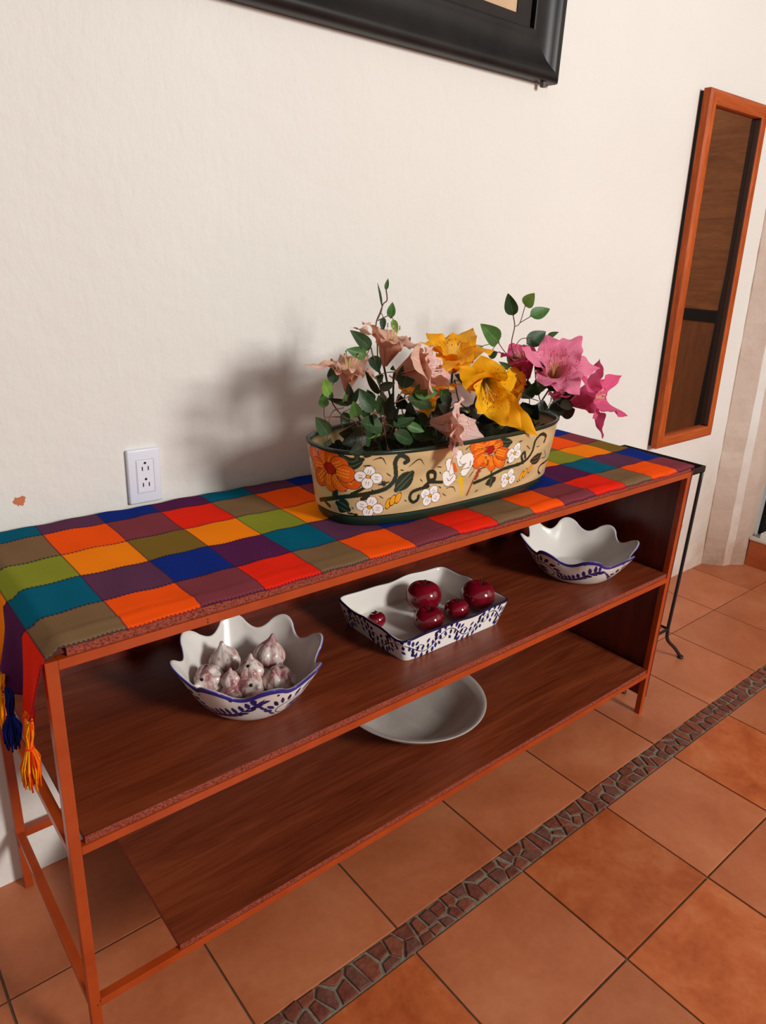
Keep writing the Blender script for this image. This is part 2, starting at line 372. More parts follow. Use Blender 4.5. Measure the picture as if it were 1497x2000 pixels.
# tiny drill holes where the rails meet
for x, z in ((0.012, 0.142), (0.016, 0.148), (0.235, H - 0.011), (0.235, H - 0.006)):
    V, F = tube_geo([(x, -0.0004, z), (x, 0.004, z)], 0.0012, 8); obj('screw_hole', V, F, MBK, T)

# ------------------------------------------------------------------ patchwork cloth runner
CC = dict(brown=(126, 96, 66), red_orange=(255, 84, 14), mauve=(128, 56, 64), red=(238, 40, 18), teal=(4, 92, 116), plum=(94, 52, 78), blue=(18, 42, 124), purple=(86, 32, 74), lime=(136, 140, 42), orange=(255, 132, 14), gold=(124, 96, 36))
CN = list(CC); CM = [m_cloth('cloth_' + k, lin(*CC[k])) for k in CN]
ROWS = [['brown', 'red_orange', 'mauve', 'red'], ['teal', 'plum', 'blue', 'purple'], ['lime', 'orange', 'gold', 'orange'], ['brown', 'red_orange', 'mauve', 'red'], ['teal', 'plum', 'blue', 'purple']]
XB = [-0.125, 0.003, 0.114, 0.228, 0.338, 0.449, 0.553, 0.667, 0.781, 0.896, 1.011, 1.121, 1.242, 1.372, 1.492, 1.618, 1.735, 1.85]
YB = [0.003, 0.100, 0.203, 0.305, 0.413, 0.468]
SU, SV = 12, 12
us, ci, uu = [], [], []
for k in range(len(XB) - 1):
    for j in range(SU): us.append(XB[k] + (XB[k + 1] - XB[k]) * j / SU); uu.append(k + j / SU)
us.append(XB[-1]); uu.append(len(XB) - 1)
vs_, vv = [], []
for k in range(len(YB) - 1):
    for j in range(SV): vs_.append(YB[k] + (YB[k + 1] - YB[k]) * j / SV); vv.append(k + j / SV * (1.0 if k < 4 else 0.5))
vs_.append(YB[-1]); vv.append(4.5)
us, vs_ = np.array(us), np.array(vs_); ZC = 0.8180
XL, XR = 0.004, L + 0.011
V = np.zeros((len(us), len(vs_), 3)); UV = np.zeros((len(us), len(vs_), 2))
def sm(a, b, x): t = np.clip((x - a) / (b - a), 0, 1); return t * t * (3 - 2 * t)
for i, u in enumerate(us):
    v = vs_; x = np.full_like(v, u); y = v.copy(); z = np.full_like(v, ZC)
    z = z + 0.0012 * np.sin(u * 31 + v * 9) * np.sin(v * 47 + u * 5) + 0.0008 * np.sin(u * 83 + np.sin(v * 21))
    hem = 0.028 + 0.005 * math.sin(u * 4.3) + 0.003 * math.sin(u * 17)
    amp = 0.0030 + 0.0016 * math.sin(u * 6.1 + 1)
    z = z + amp * np.exp(-((v - hem) / 0.006) ** 2) + 0.0011 * np.exp(-((v - hem - 0.022) / 0.009) ** 2) * (0.5 + 0.5 * math.sin(u * 9))
    over = 0.35 + 0.65 * sm(0.45, 1.0, u) if u > 0.03 else 0.0
    y = y + np.where(v < 0.02, (0.0015 * math.sin(u * 11) - 0.0060 * over) * (1 - v / 0.02), 0)
    z = z - 0.0065 * over * np.clip(1 - (v - 0.003) / 0.006, 0, 1) ** 1.5
    z = z - 0.0135 * (1 - sm(0.006, 0.027, u)) if u < 0.034 else z
    for side, xe in ((-1, XL), (1, XR)):
        d = (xe - u) if side < 0 else (u - xe)
        if d > 0:
            r = 0.007; a = min(d / r, PI / 2); dd = max(0, d - r * PI / 2)
            px = r * math.sin(a); pz = -r * (1 - math.cos(a)) - dd
            fl = dd / 0.12
            x = xe + side * (px + 0.022 * fl * (0.6 + 0.4 * np.sin(v * 42 + 0.6)) + 0.010 * fl * np.cos(v * 75))
            z = ZC + pz - (0.0135 if side < 0 else 0.0015); z = np.full_like(v, z)
            y = v + fl * (0.020 * np.clip(1 - v / 0.12, 0, 1) - 0.012 * np.clip((v - 0.35) / 0.12, 0, 1))
    V[i, :, 0] = x; V[i, :, 1] = y; V[i, :, 2] = z; UV[i, :, 0] = uu[i]; UV[i, :, 1] = vv
F = grid_faces(len(us), len(vs_)); mi = []
for i in range(len(us) - 1):
    for j in range(len(vs_) - 1):
        c = i // SU - 1; r = min(j // SV, 4); mi.append(CN.index(ROWS[r][c % 4]))
CL = obj('table_runner', V, F, None, None, (0.85, 0.235, ZC), True, uvs=UV.reshape(-1, 2), mats=CM, midx=mi)
sd = CL.modifiers.new('thick', 'SOLIDIFY'); sd.thickness = 0.0016; sd.offset = -1
tag(CL, 'patchwork cloth runner of bright woven squares covering the table top, tasselled ends', 'tablecloth')
def tassel(p, length, cols, wid, dirx):
    gs = {}
    p = np.array(p)
    knot = p + np.array([0.003 * dirx, 0, -length * 0.42])
    for k in range(80):
        m = cols[k % len(cols)]; a = RNG.uniform(0, 2 * PI); rr = math.sqrt(RNG.random())
        q0 = p + np.array([0.004 * math.cos(a) * rr, wid * 1.6 * math.sin(a) * rr, 0.004])
        q1 = knot + np.array([0.004 * math.cos(a) * rr, 0.004 * math.sin(a) * rr, 0])
        e = p + np.array([0.006 * dirx + 0.012 * math.cos(a) * rr, wid * 1.3 * math.sin(a) * rr, -length * RNG.uniform(0.86, 1.05)])
        mid = (q1 + e) / 2 + RNG.normal(size=3) * 0.0022 + np.array([0.004 * math.cos(a), 0.004 * math.sin(a), 0])
        gs.setdefault(m, []).append(tube_geo(catmull([q0, (q0 + q1) / 2 + RNG.normal(size=3) * 0.0015, q1, mid, e], 9), 0.0012, 4))
    t = None
    allg = []; mi = []; ms = list(gs)
    for k, m in enumerate(ms):
        for g in gs[m]: allg.append(g); mi += [k] * len(g[1])
    th = np.linspace(0, 2 * PI, 14); allg.append(tube_geo(np.stack([knot[0] + 0.005 * np.cos(th), knot[1] + 0.005 * np.sin(th), np.full(14, knot[2])], -1), 0.0018, 5)); mi += [0] * len(allg[-1][1])
    V, F = join_geo(allg); return obj('tassel', V, F, None, CL, tuple(p), True, mats=ms, midx=mi)
YA = {c: flat('yarn_' + c, lin(*v), 0.9, 0.1) for c, v in dict(red=(226, 58, 20), orange=(250, 110, 12), yellow=(246, 160, 16), blue=(20, 32, 100), purple=(70, 30, 74), green=(110, 120, 40)).items()}
zb = ZC - 0.118
tag(tassel((-0.024, 0.026, zb + 0.006), 0.105, [YA['red'], YA['orange'], YA['yellow']], 0.012, -1), 'red, orange and yellow tassel')
tag(tassel((-0.028, 0.108, zb + 0.004), 0.088, [YA['blue']], 0.012, -1), 'navy blue tassel')
tag(tassel((-0.026, 0.165, zb + 0.006), 0.085, [YA['yellow'], YA['yellow'], YA['orange']], 0.012, -1), 'yellow tassel')
tassel((-0.026, 0.25, zb), 0.085, [YA['red'], YA['orange']], 0.010, -1); tassel((-0.026, 0.345, zb), 0.085, [YA['blue'], YA['purple']], 0.010, -1); tassel((-0.022, 0.44, zb), 0.085, [YA['orange']], 0.010, -1)
for y, cs in ((0.03, ['orange', 'yellow']), (0.12, ['blue']), (0.22, ['yellow', 'orange']), (0.33, ['purple']), (0.44, ['red', 'orange'])):
    tassel((XR + 0.026, y, zb - 0.012), 0.105, [YA[c] for c in cs], 0.010, 1)

# ------------------------------------------------------------------ painted ceramics
def l3(*c): return np.array(lin(*c)[:3])
def polydist(S, Hh, pts, n=40):
    P = catmull(pts, n); d = np.full(S.shape, 1e9); t = np.zeros(S.shape)
    m = len(P) - 1
    for i in range(m):
        a, b = P[i], P[i + 1]; ab = b - a; L2 = ab @ ab + 1e-12
        k = np.clip(((S - a[0]) * ab[0] + (Hh - a[1]) * ab[1]) / L2, 0, 1)
        q = np.hypot(S - a[0] - k * ab[0], Hh - a[1] - k * ab[1]); u = q < d; d[u] = q[u]; t[u] = ((i + k) / m)[u]
    return d, t
def stroke(Cc, S, Hh, pts, w, col, taper=False, n=24):
    P = np.array(pts); r = w * 1.5 + 0.002
    sel = np.where((S > P[:, 0].min() - r - 0.02) & (S < P[:, 0].max() + r + 0.02) & (Hh > P[:, 1].min() - r - 0.02) & (Hh < P[:, 1].max() + r + 0.02))[0]
    if not len(sel): return
    d, t = polydist(S[sel], Hh[sel], pts, n)
    ww = w * (np.sin(PI * np.clip(t * 0.9 + 0.05, 0, 1)) ** 0.6 if taper else 1.0)
    Cc[sel[d < ww]] = col
def ell(Cc, S, Hh, c, rx, ry, ang, col, ink=None, iw=0.0011):
    dx, dy = S - c[0], Hh - c[1]; ca, sa = math.cos(ang), math.sin(ang)
    q = np.hypot((dx * ca + dy * sa) / rx, (-dx * sa + dy * ca) / ry)
    if ink is not None: Cc[q < 1 + iw / min(rx, ry)] = ink
    Cc[q < 1] = col
def vessel(name, rings, cols, mat, parent=None, loc=None, cap0=True, cap1=True):
    N = len(rings[0]); R = np.stack(rings, 1); V = R.reshape(-1, 3); F = grid_faces(N, len(rings), True).tolist(); k = len(rings)
    if cap0: F.append([i * k for i in range(N)][::-1])
    if cap1: F.append([i * k + k - 1 for i in range(N)])
    o = obj(name, V, F, mat, parent, loc, True, vcol=np.stack(cols, 1).reshape(-1, 3)); return o
M_GLAZE = m_vcol('painted_glaze', 0.2, 0.36, 0.0, 0.05)

# planter
PCX, PCY, PP = 0.9176, 0.2035, 2.76
NT_ = 1500; TH = np.linspace(0, 2 * PI, NT_, endpoint=False)
def oval(a, b, z):
    co, si = np.cos(TH), np.sin(TH)
    return np.stack([PCX + a * np.sign(co) * np.abs(co) ** (2 / PP), PCY + b * np.sign(si) * np.abs(si) ** (2 / PP), np.full(NT_, z)], -1)
Z0 = ZC + 0.0005; HP = 0.158
midr = oval(0.331, 0.12275, 0); seg = np.linalg.norm((np.roll(midr, -1, 0) - midr)[:, :2], axis=1); s_ = np.concatenate([[0], np.cumsum(seg)[:-1]])
i0 = int(np.argmin(np.abs(TH - 1.5 * PI))); per = seg.sum(); SARC = (s_ - s_[i0] + per / 2) % per - per / 2
PAINT=[('leaf',[(-0.3356,0.148),(-0.3166,0.134),(-0.2945,0.144)],0.0098),('leaf',[(-0.3009,0.152),(-0.3077,0.146)],0.0054),('leaf',[(-0.3504,0.046),(-0.3389,0.042),(-0.3279,0.036)],0.013),('leaf',[(-0.2273,0.076),(-0.2085,0.094),(-0.1925,0.108)],0.013),('leaf',[(-0.2546,0.094),(-0.2538,0.09)],0.0098),('stem',[(-0.4055,0.038),(-0.3615,0.054),(-0.3296,0.064),(-0.2656,0.076),(-0.2414,0.086),(-0.2282,0.106),(-0.2309,0.134),(-0.2218,0.148),(-0.2085,0.144),(-0.2026,0.136),(-0.2095,0.132)],0.0037),('stem',[(-0.3189,0.07),(-0.2938,0.084)],0.0026),('stem',[(-0.3555,0.06),(-0.3533,0.07)],0.0054),('stem',[(-0.3913,0.042),(-0.374,0.034)],0.0035),('stem',[(-0.3285,0.028),(-0.3107,0.026)],0.0017),('stem',[(-0.2983,0.06),(-0.2871,0.066)],0.0035),('stem',[(-0.1512,0.074),(-0.1883,0.068),(-0.1955,0.054),(-0.1872,0.044),(-0.1765,0.048),(-0.1743,0.056)],0.003),('stem',[(-0.2878,0.152),(-0.2816,0.154)],0.0043),('stem',[(-0.1607,0.076),(-0.1476,0.082),(-0.1154,0.078)],0.0028),('stem',[(-0.15,0.084),(-0.1548,0.102),(-0.1452,0.106),(-0.1364,0.1),(-0.1364,0.088),(-0.1464,0.086)],0.0035),('leaf',[(0.0383,0.146),(0.0633,0.138),(0.08,0.138)],0.0091),('leaf',[(0.034,0.064),(0.0383,0.046)],0.013),('leaf',[(0.1754,0.08),(0.2036,0.08),(0.2172,0.088)],0.0104),('stem',[(-0.0192,0.06),(0.0192,0.066),(0.0718,0.078),(0.1287,0.08),(0.1572,0.088),(0.172,0.106),(0.1709,0.124),(0.1808,0.136),(0.1986,0.14),(0.2209,0.13),(0.2181,0.118)],0.0033),('stem',[(0.0317,0.074),(0.0317,0.088)],0.0026),('stem',[(0.0832,0.092),(0.0894,0.094)],0.0026),('stem',[(0.1427,0.08),(0.13,0.098),(0.1377,0.106),(0.1464,0.092)],0.003),('stem',[(0.3034,0.06),(0.2353,0.058),(0.2282,0.044),(0.2448,0.034)],0.0022),('ink',[(-0.2752,0.142),(-0.2578,0.146),(-0.2489,0.132)],0.0013),('ink',[(-0.2016,0.122),(-0.1776,0.136),(-0.1641,0.122)],0.0013),('ink',[(-0.2938,0.13),(-0.2788,0.132)],0.0013),('ink',[(-0.2489,0.114),(-0.2388,0.106)],0.0013),('ink',[(-0.219,0.118),(-0.2114,0.116)],0.0013),('ink',[(-0.264,0.066),(-0.2554,0.06)],0.0013),('ink',[(-0.2085,0.052),(-0.2026,0.048)],0.0013),('ink',[(-0.3362,0.076),(-0.3268,0.076)],0.0013),('ink',[(-0.2795,0.08),(-0.2745,0.078)],0.0013),('ink',[(-0.1731,0.094),(-0.1664,0.086)],0.0013),('ink',[(-0.2124,0.106),(-0.1914,0.114)],0.0013),('ink',[(-0.3206,0.042),(-0.3172,0.038)],0.0013),('ink',[(-0.1326,0.114),(-0.1208,0.112)],0.0013),('ink',[(-0.1027,0.062),(-0.0832,0.062),(-0.0735,0.05)],0.0013),('ink',[(-0.1112,0.052),(-0.0998,0.044)],0.0013),('ink',[(-0.0597,0.14),(-0.0504,0.148)],0.0013),('ink',[(0.1056,0.136),(0.1208,0.136)],0.0013),('ink',[(0.1402,0.122),(0.1583,0.11)],0.0013),('ink',[(-0.0383,0.076),(-0.0245,0.092)],0.0013),('ink',[(-0.0132,0.038),(0.0,0.042)],0.0013),('ink',[(0.1339,0.038),(0.1427,0.034)],0.0013),('ink',[(-0.1248,0.102),(-0.1195,0.096)],0.0013),('ink',[(0.2318,0.096),(0.2514,0.076),(0.2237,0.076)],0.0013),('ink',[(0.184,0.112),(0.2006,0.11)],0.0013),('ink',[(-0.1235,0.07),(-0.1154,0.064)],0.0013),('brick',[(-0.0362,0.036),(-0.0219,0.07)],0.0026),('brick',[(-0.0163,0.072),(-0.0099,0.088)],0.0056),('yellow',[(-0.0633,0.08),(-0.0597,0.066)],0.0056),('yellow',[(-0.0615,0.062),(-0.0523,0.036)],0.0017),('yellow',[(-0.0542,0.06),(-0.0465,0.036)],0.0017),('yellow',[(-0.0751,0.078),(-0.0633,0.072)],0.0017),('flower',((-0.3621,0.118),[(-0.403,0.132),(-0.3733,0.14),(-0.3533,0.138),(-0.3394,0.128),(-0.3973,0.114),(-0.3913,0.092),(-0.3639,0.088),(-0.3422,0.092),(-0.3217,0.1),(-0.3279,0.112)],0.0163,0.0135,'orange','red'),0),('flower',((0.0163,0.13),[(0.0,0.146),(0.0192,0.146),(0.0383,0.134),(-0.0245,0.142),(-0.0192,0.122),(0.006,0.106),(0.0294,0.098),(0.0504,0.102),(0.0579,0.116),(-0.0132,0.11)],0.0135,0.0109,'orange','red'),0),('flower',((-0.2851,0.108),[(-0.2823,0.118),(-0.2996,0.108),(-0.2686,0.104),(-0.2871,0.094)],0.01,0.0039,'white','gold'),0),('flower',((-0.2844,0.042),[(-0.2795,0.054),(-0.2996,0.046),(-0.2671,0.038),(-0.2878,0.032)],0.01,0.0039,'white','gold'),0),('flower',((-0.1452,0.052),[(-0.1364,0.062),(-0.1572,0.058),(-0.1287,0.046),(-0.1512,0.042)],0.01,0.0039,'white','gold'),0),('flower',((0.1013,0.11),[(0.1056,0.122),(0.0863,0.112),(0.1126,0.106),(0.0939,0.1)],0.01,0.0039,'white','gold'),0),('flower',((0.0954,0.052),[(0.1013,0.062),(0.0816,0.056),(0.1126,0.046),(0.0879,0.042)],0.01,0.0039,'white','gold'),0),('flower',((-0.2336,0.054),[(-0.2439,0.048),(-0.2345,0.054),(-0.2228,0.058)],0.0074,0.0004,'gold','gold'),0),('flower',((0.1618,0.05),[(0.1488,0.048),(0.1618,0.052),(0.1808,0.06)],0.0069,0.0004,'gold','gold'),0),('outline_white',[(-0.431,0.12),(-0.4426,0.084)],0.0048),('outline_white',[(-0.1027,0.12),(-0.0924,0.092)],0.0078),('outline_white',[(-0.107,0.092),(-0.0998,0.076),(-0.0863,0.082)],0.0091),('outline_white',[(-0.0768,0.134),(-0.0685,0.114)],0.0087),('outline_white',[(-0.0615,0.12),(-0.0465,0.122),(-0.0425,0.108),(-0.0542,0.092)],0.0104),('orange',[(-0.0879,0.114),(-0.08,0.098)],0.0039),('ink',[(-0.1042,0.086),(-0.0954,0.078),(-0.0848,0.088)],0.0009),('ink',[(-0.0404,0.114),(-0.0425,0.1),(-0.0615,0.098)],0.0009)]
TAN, GRN, GRN2 = l3(204, 176, 128), l3(26, 44, 32), l3(36, 60, 44)
hs = np.concatenate([np.linspace(0, 0.022, 8), np.linspace(0.0235, HP - 0.004, 118)])
rings, cols = [], []
SS, HH = np.meshgrid(SARC, hs, indexing='ij'); S1, H1 = SS.ravel(), HH.ravel()
Cc = np.tile(TAN, (len(S1), 1)); Cc *= (0.94 + 0.09 * np.sin(S1 * 40 + np.sin(H1 * 90) * 2))[:, None]
PC = dict(leaf=GRN, stem=GRN, ink=l3(34, 26, 20), brick=l3(150, 62, 40), yellow=l3(226, 180, 30), orange=l3(224, 96, 24), white=l3(238, 234, 228), gold=l3(236, 158, 34), red=l3(168, 20, 26))
INK = PC['ink']
def paint_item(kind, pts, w, off=0.0):
    if kind == 'flower':
        c, pet, r, cr, col, cc = pts; c = (c[0] + off, c[1])
        for k, p in enumerate(pet):
            p = (p[0] + off, p[1]); dx, dy = p[0] - c[0], p[1] - c[1]; dd = math.hypot(dx, dy)
            cc2 = PC[col] * (1 + 0.16 * math.sin(k * 2.1)) if col == 'orange' else PC[col]
            ell(Cc, S1, H1, p, *((r * 1.5, r * 0.75, 1.15) if col == 'gold' else (max(r * 1.15, dd * 0.55), r * 1.08, math.atan2(dy, dx))), cc2, INK)
            if col == 'white':
                for q in (-1, 1):
                    n = (-dy / dd * r * 0.25 * q, dx / dd * r * 0.25 * q); e = (dx / dd * r * 0.35, dy / dd * r * 0.35)
                    stroke(Cc, S1, H1, [(p[0] + n[0] - e[0], p[1] + n[1] - e[1]), (p[0] + n[0] + e[0], p[1] + n[1] + e[1])], 0.0006, l3(110, 110, 120))
            if col == 'orange':
                for q in (-1, 0, 1):
                    n = (-dy / dd * r * 0.4 * q, dx / dd * r * 0.4 * q)
                    stroke(Cc, S1, H1, [(c[0] + dx * 0.5 + n[0], c[1] + dy * 0.5 + n[1]), (p[0] + n[0] + dx * 0.18, p[1] + n[1] + dy * 0.18)], 0.0014, l3(244, 150, 36))
        if cr > 0.001: ell(Cc, S1, H1, c, cr, cr * 0.85, 0, PC[cc], INK)
    elif kind == 'outline_white':
        p = [(a + off, b) for a, b in pts]; stroke(Cc, S1, H1, p, w + 0.0011, INK); stroke(Cc, S1, H1, p, w, PC['white'])
    else:
        p = [(a + off, b) for a, b in pts]
        w *= {'leaf': 1.3, 'stem': 1.25}.get(kind, 1.0); stroke(Cc, S1, H1, p, w, PC[kind], taper=(kind in ('leaf', 'ink')))
        if kind == 'leaf':
            for q in (-0.4, 0.3):
                stroke(Cc, S1, H1, [(a, b + q * w) for a, b in p], w * 0.09, l3(66, 92, 70), True)
for it in PAINT: paint_item(*it)
for it in PAINT: paint_item(*it, off=per / 2) if it[0] in ('leaf', 'flower') else None
band = H1 < 0.024; Cc[band] = GRN; Cc[H1 > HP - 0.0068] = GRN
Cc = Cc.reshape(len(SARC), len(hs), 3)
for k, h in enumerate(hs):
    t = h / HP; a, b = 0.318 + 0.026 * t, 0.116 + 0.0135 * t
    if h < 0.0225: sh = 0.006 - 0.003 * math.sin(PI * h / 0.022); a -= sh; b -= sh
    rings.append(oval(a, b, Z0 + h)); cols.append(Cc[:, k])
for dr, dz in ((0.0015, -0.002), (0.0012, 0.0), (-0.001, 0.0016), (-0.004, 0.0018), (-0.0065, 0.0), (-0.008, -0.005)):
    rings.append(oval(0.344 + dr, 0.1295 + dr, Z0 + HP + dz)); cols.append(np.tile(GRN, (NT_, 1)))
for t in np.linspace(0.9, 0.06, 8):
    rings.append(oval(0.310 + 0.026 * t, 0.108 + 0.0135 * t, Z0 + HP * t)); cols.append(np.tile(TAN, (NT_, 1)))
PL = vessel('planter', rings, cols, M_GLAZE, None, (PCX, PCY, Z0))
tag(PL, 'long oval cream ceramic planter painted with orange and white flowers, holding artificial lilies', 'planter')
MSOIL = flat('dark_floral_foam', lin(34, 34, 22), 0.95, 0.1, 0.5, 60)
gx, gy = 90, 36; V = []
for i in range(gx):
    for j in range(gy):
        a = (i / (gx - 1) * 2 - 1); b = (j / (gy - 1) * 2 - 1)
        # map square to superellipse
        k = max(abs(a), abs(b)) / ((abs(a) ** PP + abs(b) ** PP) ** (1 / PP) + 1e-9)
        V.append((PCX + a * k * 0.330, PCY + b * k * 0.1170, Z0 + 0.118 + 0.010 * math.sin(i * 0.9) * math.cos(j * 1.1) + RNG.uniform(0, 0.006)))
obj('planting_foam', V, grid_faces(gx, gy), MSOIL, PL)

# scalloped bowls
WHT, BLU, DBL = l3(232, 226, 218), l3(44, 40, 112), l3(24, 22, 62)
def bowl_paint(S, Hh, R0, per):
    Cc = np.tile(WHT, (len(S), 1)); n = 3; w = per / n
    for m in range(-1, n + 1):
        o = -per / 2 + w * (m + 0.5) + 0.17 * per - w * 0.5
        P = lambda a, b: (o + a * 1.4, b * 1.12 + 0.004)
        th = np.linspace(0, 2 * PI, 15); stroke(Cc, S, Hh, [P(0.030 * math.cos(t) - 0.02, 0.034 + 0.019 * math.sin(t)) for t in th], 0.0013, DBL, n=60)
        for q, ln in ((-0.010, 0.016), (-0.002, 0.021), (0.006, 0.020)): stroke(Cc, S, Hh, [P(-0.020 - ln * 0.6, 0.032 + q), P(-0.02, 0.035 + q), P(-0.020 + ln * 0.7, 0.032 + q)], 0.0042, BLU, True)
        for k in range(11):
            a = 0.25 + k * 0.29; cx, cy = 0.036 * math.cos(a) - 0.02, 0.034 + 0.024 * math.sin(a)
            stroke(Cc, S, Hh, [P(cx, cy), P(cx + 0.012 * math.cos(a - 0.4), cy + 0.014 * math.sin(a - 0.4))], 0.0042, BLU if k % 2 else DBL, True)
        stem = [(0.012, 0.016), (0.035, 0.024), (0.058, 0.034), (0.082, 0.056), (0.098, 0.068)]
        stroke(Cc, S, Hh, [P(*q) for q in stem], 0.0013, DBL)
        sc = catmull(stem, 24)
        for k in range(2, 22, 2):
            x, y = sc[min(k, len(sc) - 1)]
            stroke(Cc, S, Hh, [P(x, y), P(x - 0.004, y + 0.016)], 0.0045, BLU, True); stroke(Cc, S, Hh, [P(x, y), P(x + 0.015, y + 0.001)], 0.0045, DBL if k % 4 else BLU, True)
        stroke(Cc, S, Hh, [P(-0.056, 0.010), P(-0.02, 0.006), P(0.012, 0.016)], 0.0012, DBL)
        stroke(Cc, S, Hh, [P(-0.075, 0.058), P(-0.062, 0.036), P(-0.048, 0.018)], 0.0012, DBL)
        for k in range(4): stroke(Cc, S, Hh, [P(-0.070 + k * 0.007, 0.050 - k * 0.010), P(-0.080 + k * 0.007, 0.060 - k * 0.010)], 0.003, BLU, True)
        for q in ((0.062, 0.075), (0.022, 0.070), (-0.055, 0.072)): ell(Cc, S, Hh, P(*q), 0.0026, 0.0026, 0, DBL)
    return Cc
def make_bowl(cx, cy, z0, R0, R1, h, phase, label, group, rw=0.078, zw=0.0135):
    N = 560; th = np.linspace(0, 2 * PI, N, endpoint=False); hs = np.linspace(0, 1, 84); per = 2 * PI * (R0 + R1) / 2
    lob = np.cos(8 * (th - phase)); lob = np.sign(lob) * np.abs(lob) ** 0.85
    def ring(t, off=0.0):
        r = R0 + (R1 - R0) * t ** 0.85 + off; k = t ** 2.2
        r = r * (1 + rw * k * lob); z = h * t ** 1.25 + zw * k * lob
        return np.stack([cx + r * np.cos(th), cy + r * np.sin(th), z0 + np.broadcast_to(z, (N,))], -1)
    SS, HH = np.meshgrid((th / (2 * PI) - 0.5) * per, hs * h * 1.05, indexing='ij')
    Cc = bowl_paint(SS.ravel(), HH.ravel(), R0, per).reshape(N, len(hs), 3); Cc[:, hs > 0.925] = l3(58, 50, 140)
    rings = [ring(t) for t in hs]; cols = [Cc[:, k] for k in range(len(hs))]
    top = rings[-1]
    for off, dz, c in ((-0.0012, 0.0012, l3(58, 50, 140)), (-0.0035, 0.0016, WHT), (-0.0055, 0.0006, WHT)):
        q = ring(1.0, off); q[:, 2] += dz; rings.append(q); cols.append(np.tile(c, (N, 1)))
    for t in np.linspace(0.97, 0.09, 26):
        q = ring(t, -0.0065); rings.append(q); cols.append(np.tile(WHT, (N, 1)))
    q = ring(0.09, -0.02); q[:, 2] = z0 + 0.006; rings.append(q); cols.append(np.tile(WHT, (N, 1)))
    o = vessel('scalloped_bowl', rings, cols, M_GLAZE, None, (cx, cy, z0)); return tag(o, label, 'bowl', group)
ZS = Z1 + 0.0135 + 0.0003
BL = make_bowl(0.404, 0.178, ZS, 0.082, 0.142, 0.092, 0.541, 'white and blue scalloped bowl filled with ceramic garlic bulbs', 'scalloped blue and white bowls')
BR = make_bowl(1.464, 0.170, ZS, 0.086, 0.158, 0.090, 0.838, 'empty white and blue scalloped bowl at right end of the shelf', 'scalloped blue and white bowls')

# rectangular tray
TX, TY = 0.892, 0.199
def rrect(a, b, z, p=14, N=1200):
    t = np.linspace(0, 2 * PI, N, endpoint=False); co, si = np.cos(t), np.sin(t); k = (np.abs(co) ** p + np.abs(si) ** p) ** (-1 / p)
    zz = np.broadcast_to(z, (N,)); return np.stack([TX + a * co * k, TY + b * si * k, zz], -1)
TN = 1200; tt = np.linspace(0, 2 * PI, TN, endpoint=False); HT = 0.062
q = rrect(0.166, 0.118, 0); sg = np.linalg.norm((np.roll(q, -1, 0) - q)[:, :2], axis=1); sa = np.concatenate([[0], np.cumsum(sg)[:-1]]); pt = sg.sum(); hs = np.linspace(0, 1, 64)
SS, HH = np.meshgrid(sa, hs * HT, indexing='ij'); S1, H1 = SS.ravel(), HH.ravel(); Cc = np.tile(l3(240, 236, 230), (len(S1), 1))
wl = pt / 16
for m in range(16):
    o = m * wl; sgn = 1 if m % 2 else -1
    stroke(Cc, S1, H1, [(o + wl * k / 8, 0.031 + 0.019 * sgn * math.sin(PI * k / 8)) for k in range(9)], 0.0012, DBL, n=40)
    stroke(Cc, S1, H1, [(o + wl * 0.1, 0.031), (o + wl * 0.3, 0.031 - sgn * 0.004), (o + wl * 0.46, 0.031 + sgn * 0.003), (o + wl * 0.42, 0.031 + sgn * 0.010)], 0.0010, DBL)
    for k in range(6):
        a = (k + 0.5) / 6 * PI; x, y = o + wl * (0.5 - 0.5 * math.cos(a)), 0.031 + 0.019 * sgn * math.sin(a)
        stroke(Cc, S1, H1, [(x, y + sgn * 0.003), (x - 0.004 * math.cos(a) - 0.003, y + sgn * 0.0165)], 0.0046, BLU if k % 3 else DBL, True)
        if 0 < k < 6: stroke(Cc, S1, H1, [(x, y - sgn * 0.004), (x + 0.004 * math.cos(a) + 0.002, y - sgn * 0.0165)], 0.0040, DBL if k % 2 else BLU, True)
        if k % 2: stroke(Cc, S1, H1, [(x - 0.003, y - sgn * 0.021), (x + 0.004, y - sgn * 0.030)], 0.0040, BLU, True)
Cc[H1 > HT * 0.95] = DBL
Cc = Cc.reshape(TN, 64, 3); rings, cols = [], []
wav = 0.0022 * np.sin(tt * 6 + 0.5) + 0.0014 * np.sin(tt * 11)
for k, t in enumerate(hs): rings.append(rrect(0.157 + 0.021 * t, 0.112 + 0.012 * t, ZS + HT * t + wav * t * t)); cols.append(Cc[:, k])
for dr, dz, c in ((-0.001, 0.001, DBL), (-0.003, 0.0012, DBL), (-0.005, 0.0, WHT)): rings.append(rrect(0.178 + dr, 0.124 + dr, ZS + HT + dz + wav)); cols.append(np.tile(c, (TN, 1)))
for t in np.linspace(0.95, 0.14, 10): rings.append(rrect(0.151 + 0.021 * t, 0.106 + 0.012 * t, ZS + HT * t)); cols.append(np.tile(WHT, (TN, 1)))
for s_k in (0.98, 0.9, 0.5): rings.append(rrect(0.152 * s_k, 0.107 * s_k, ZS + 0.0062)); cols.append(np.tile(WHT, (TN, 1)))
TRAY = tag(vessel('ceramic_tray', rings, cols, M_GLAZE, None, (TX, TY, ZS)), 'rectangular white ceramic tray with blue leaf vine, holding red apples', 'tray')

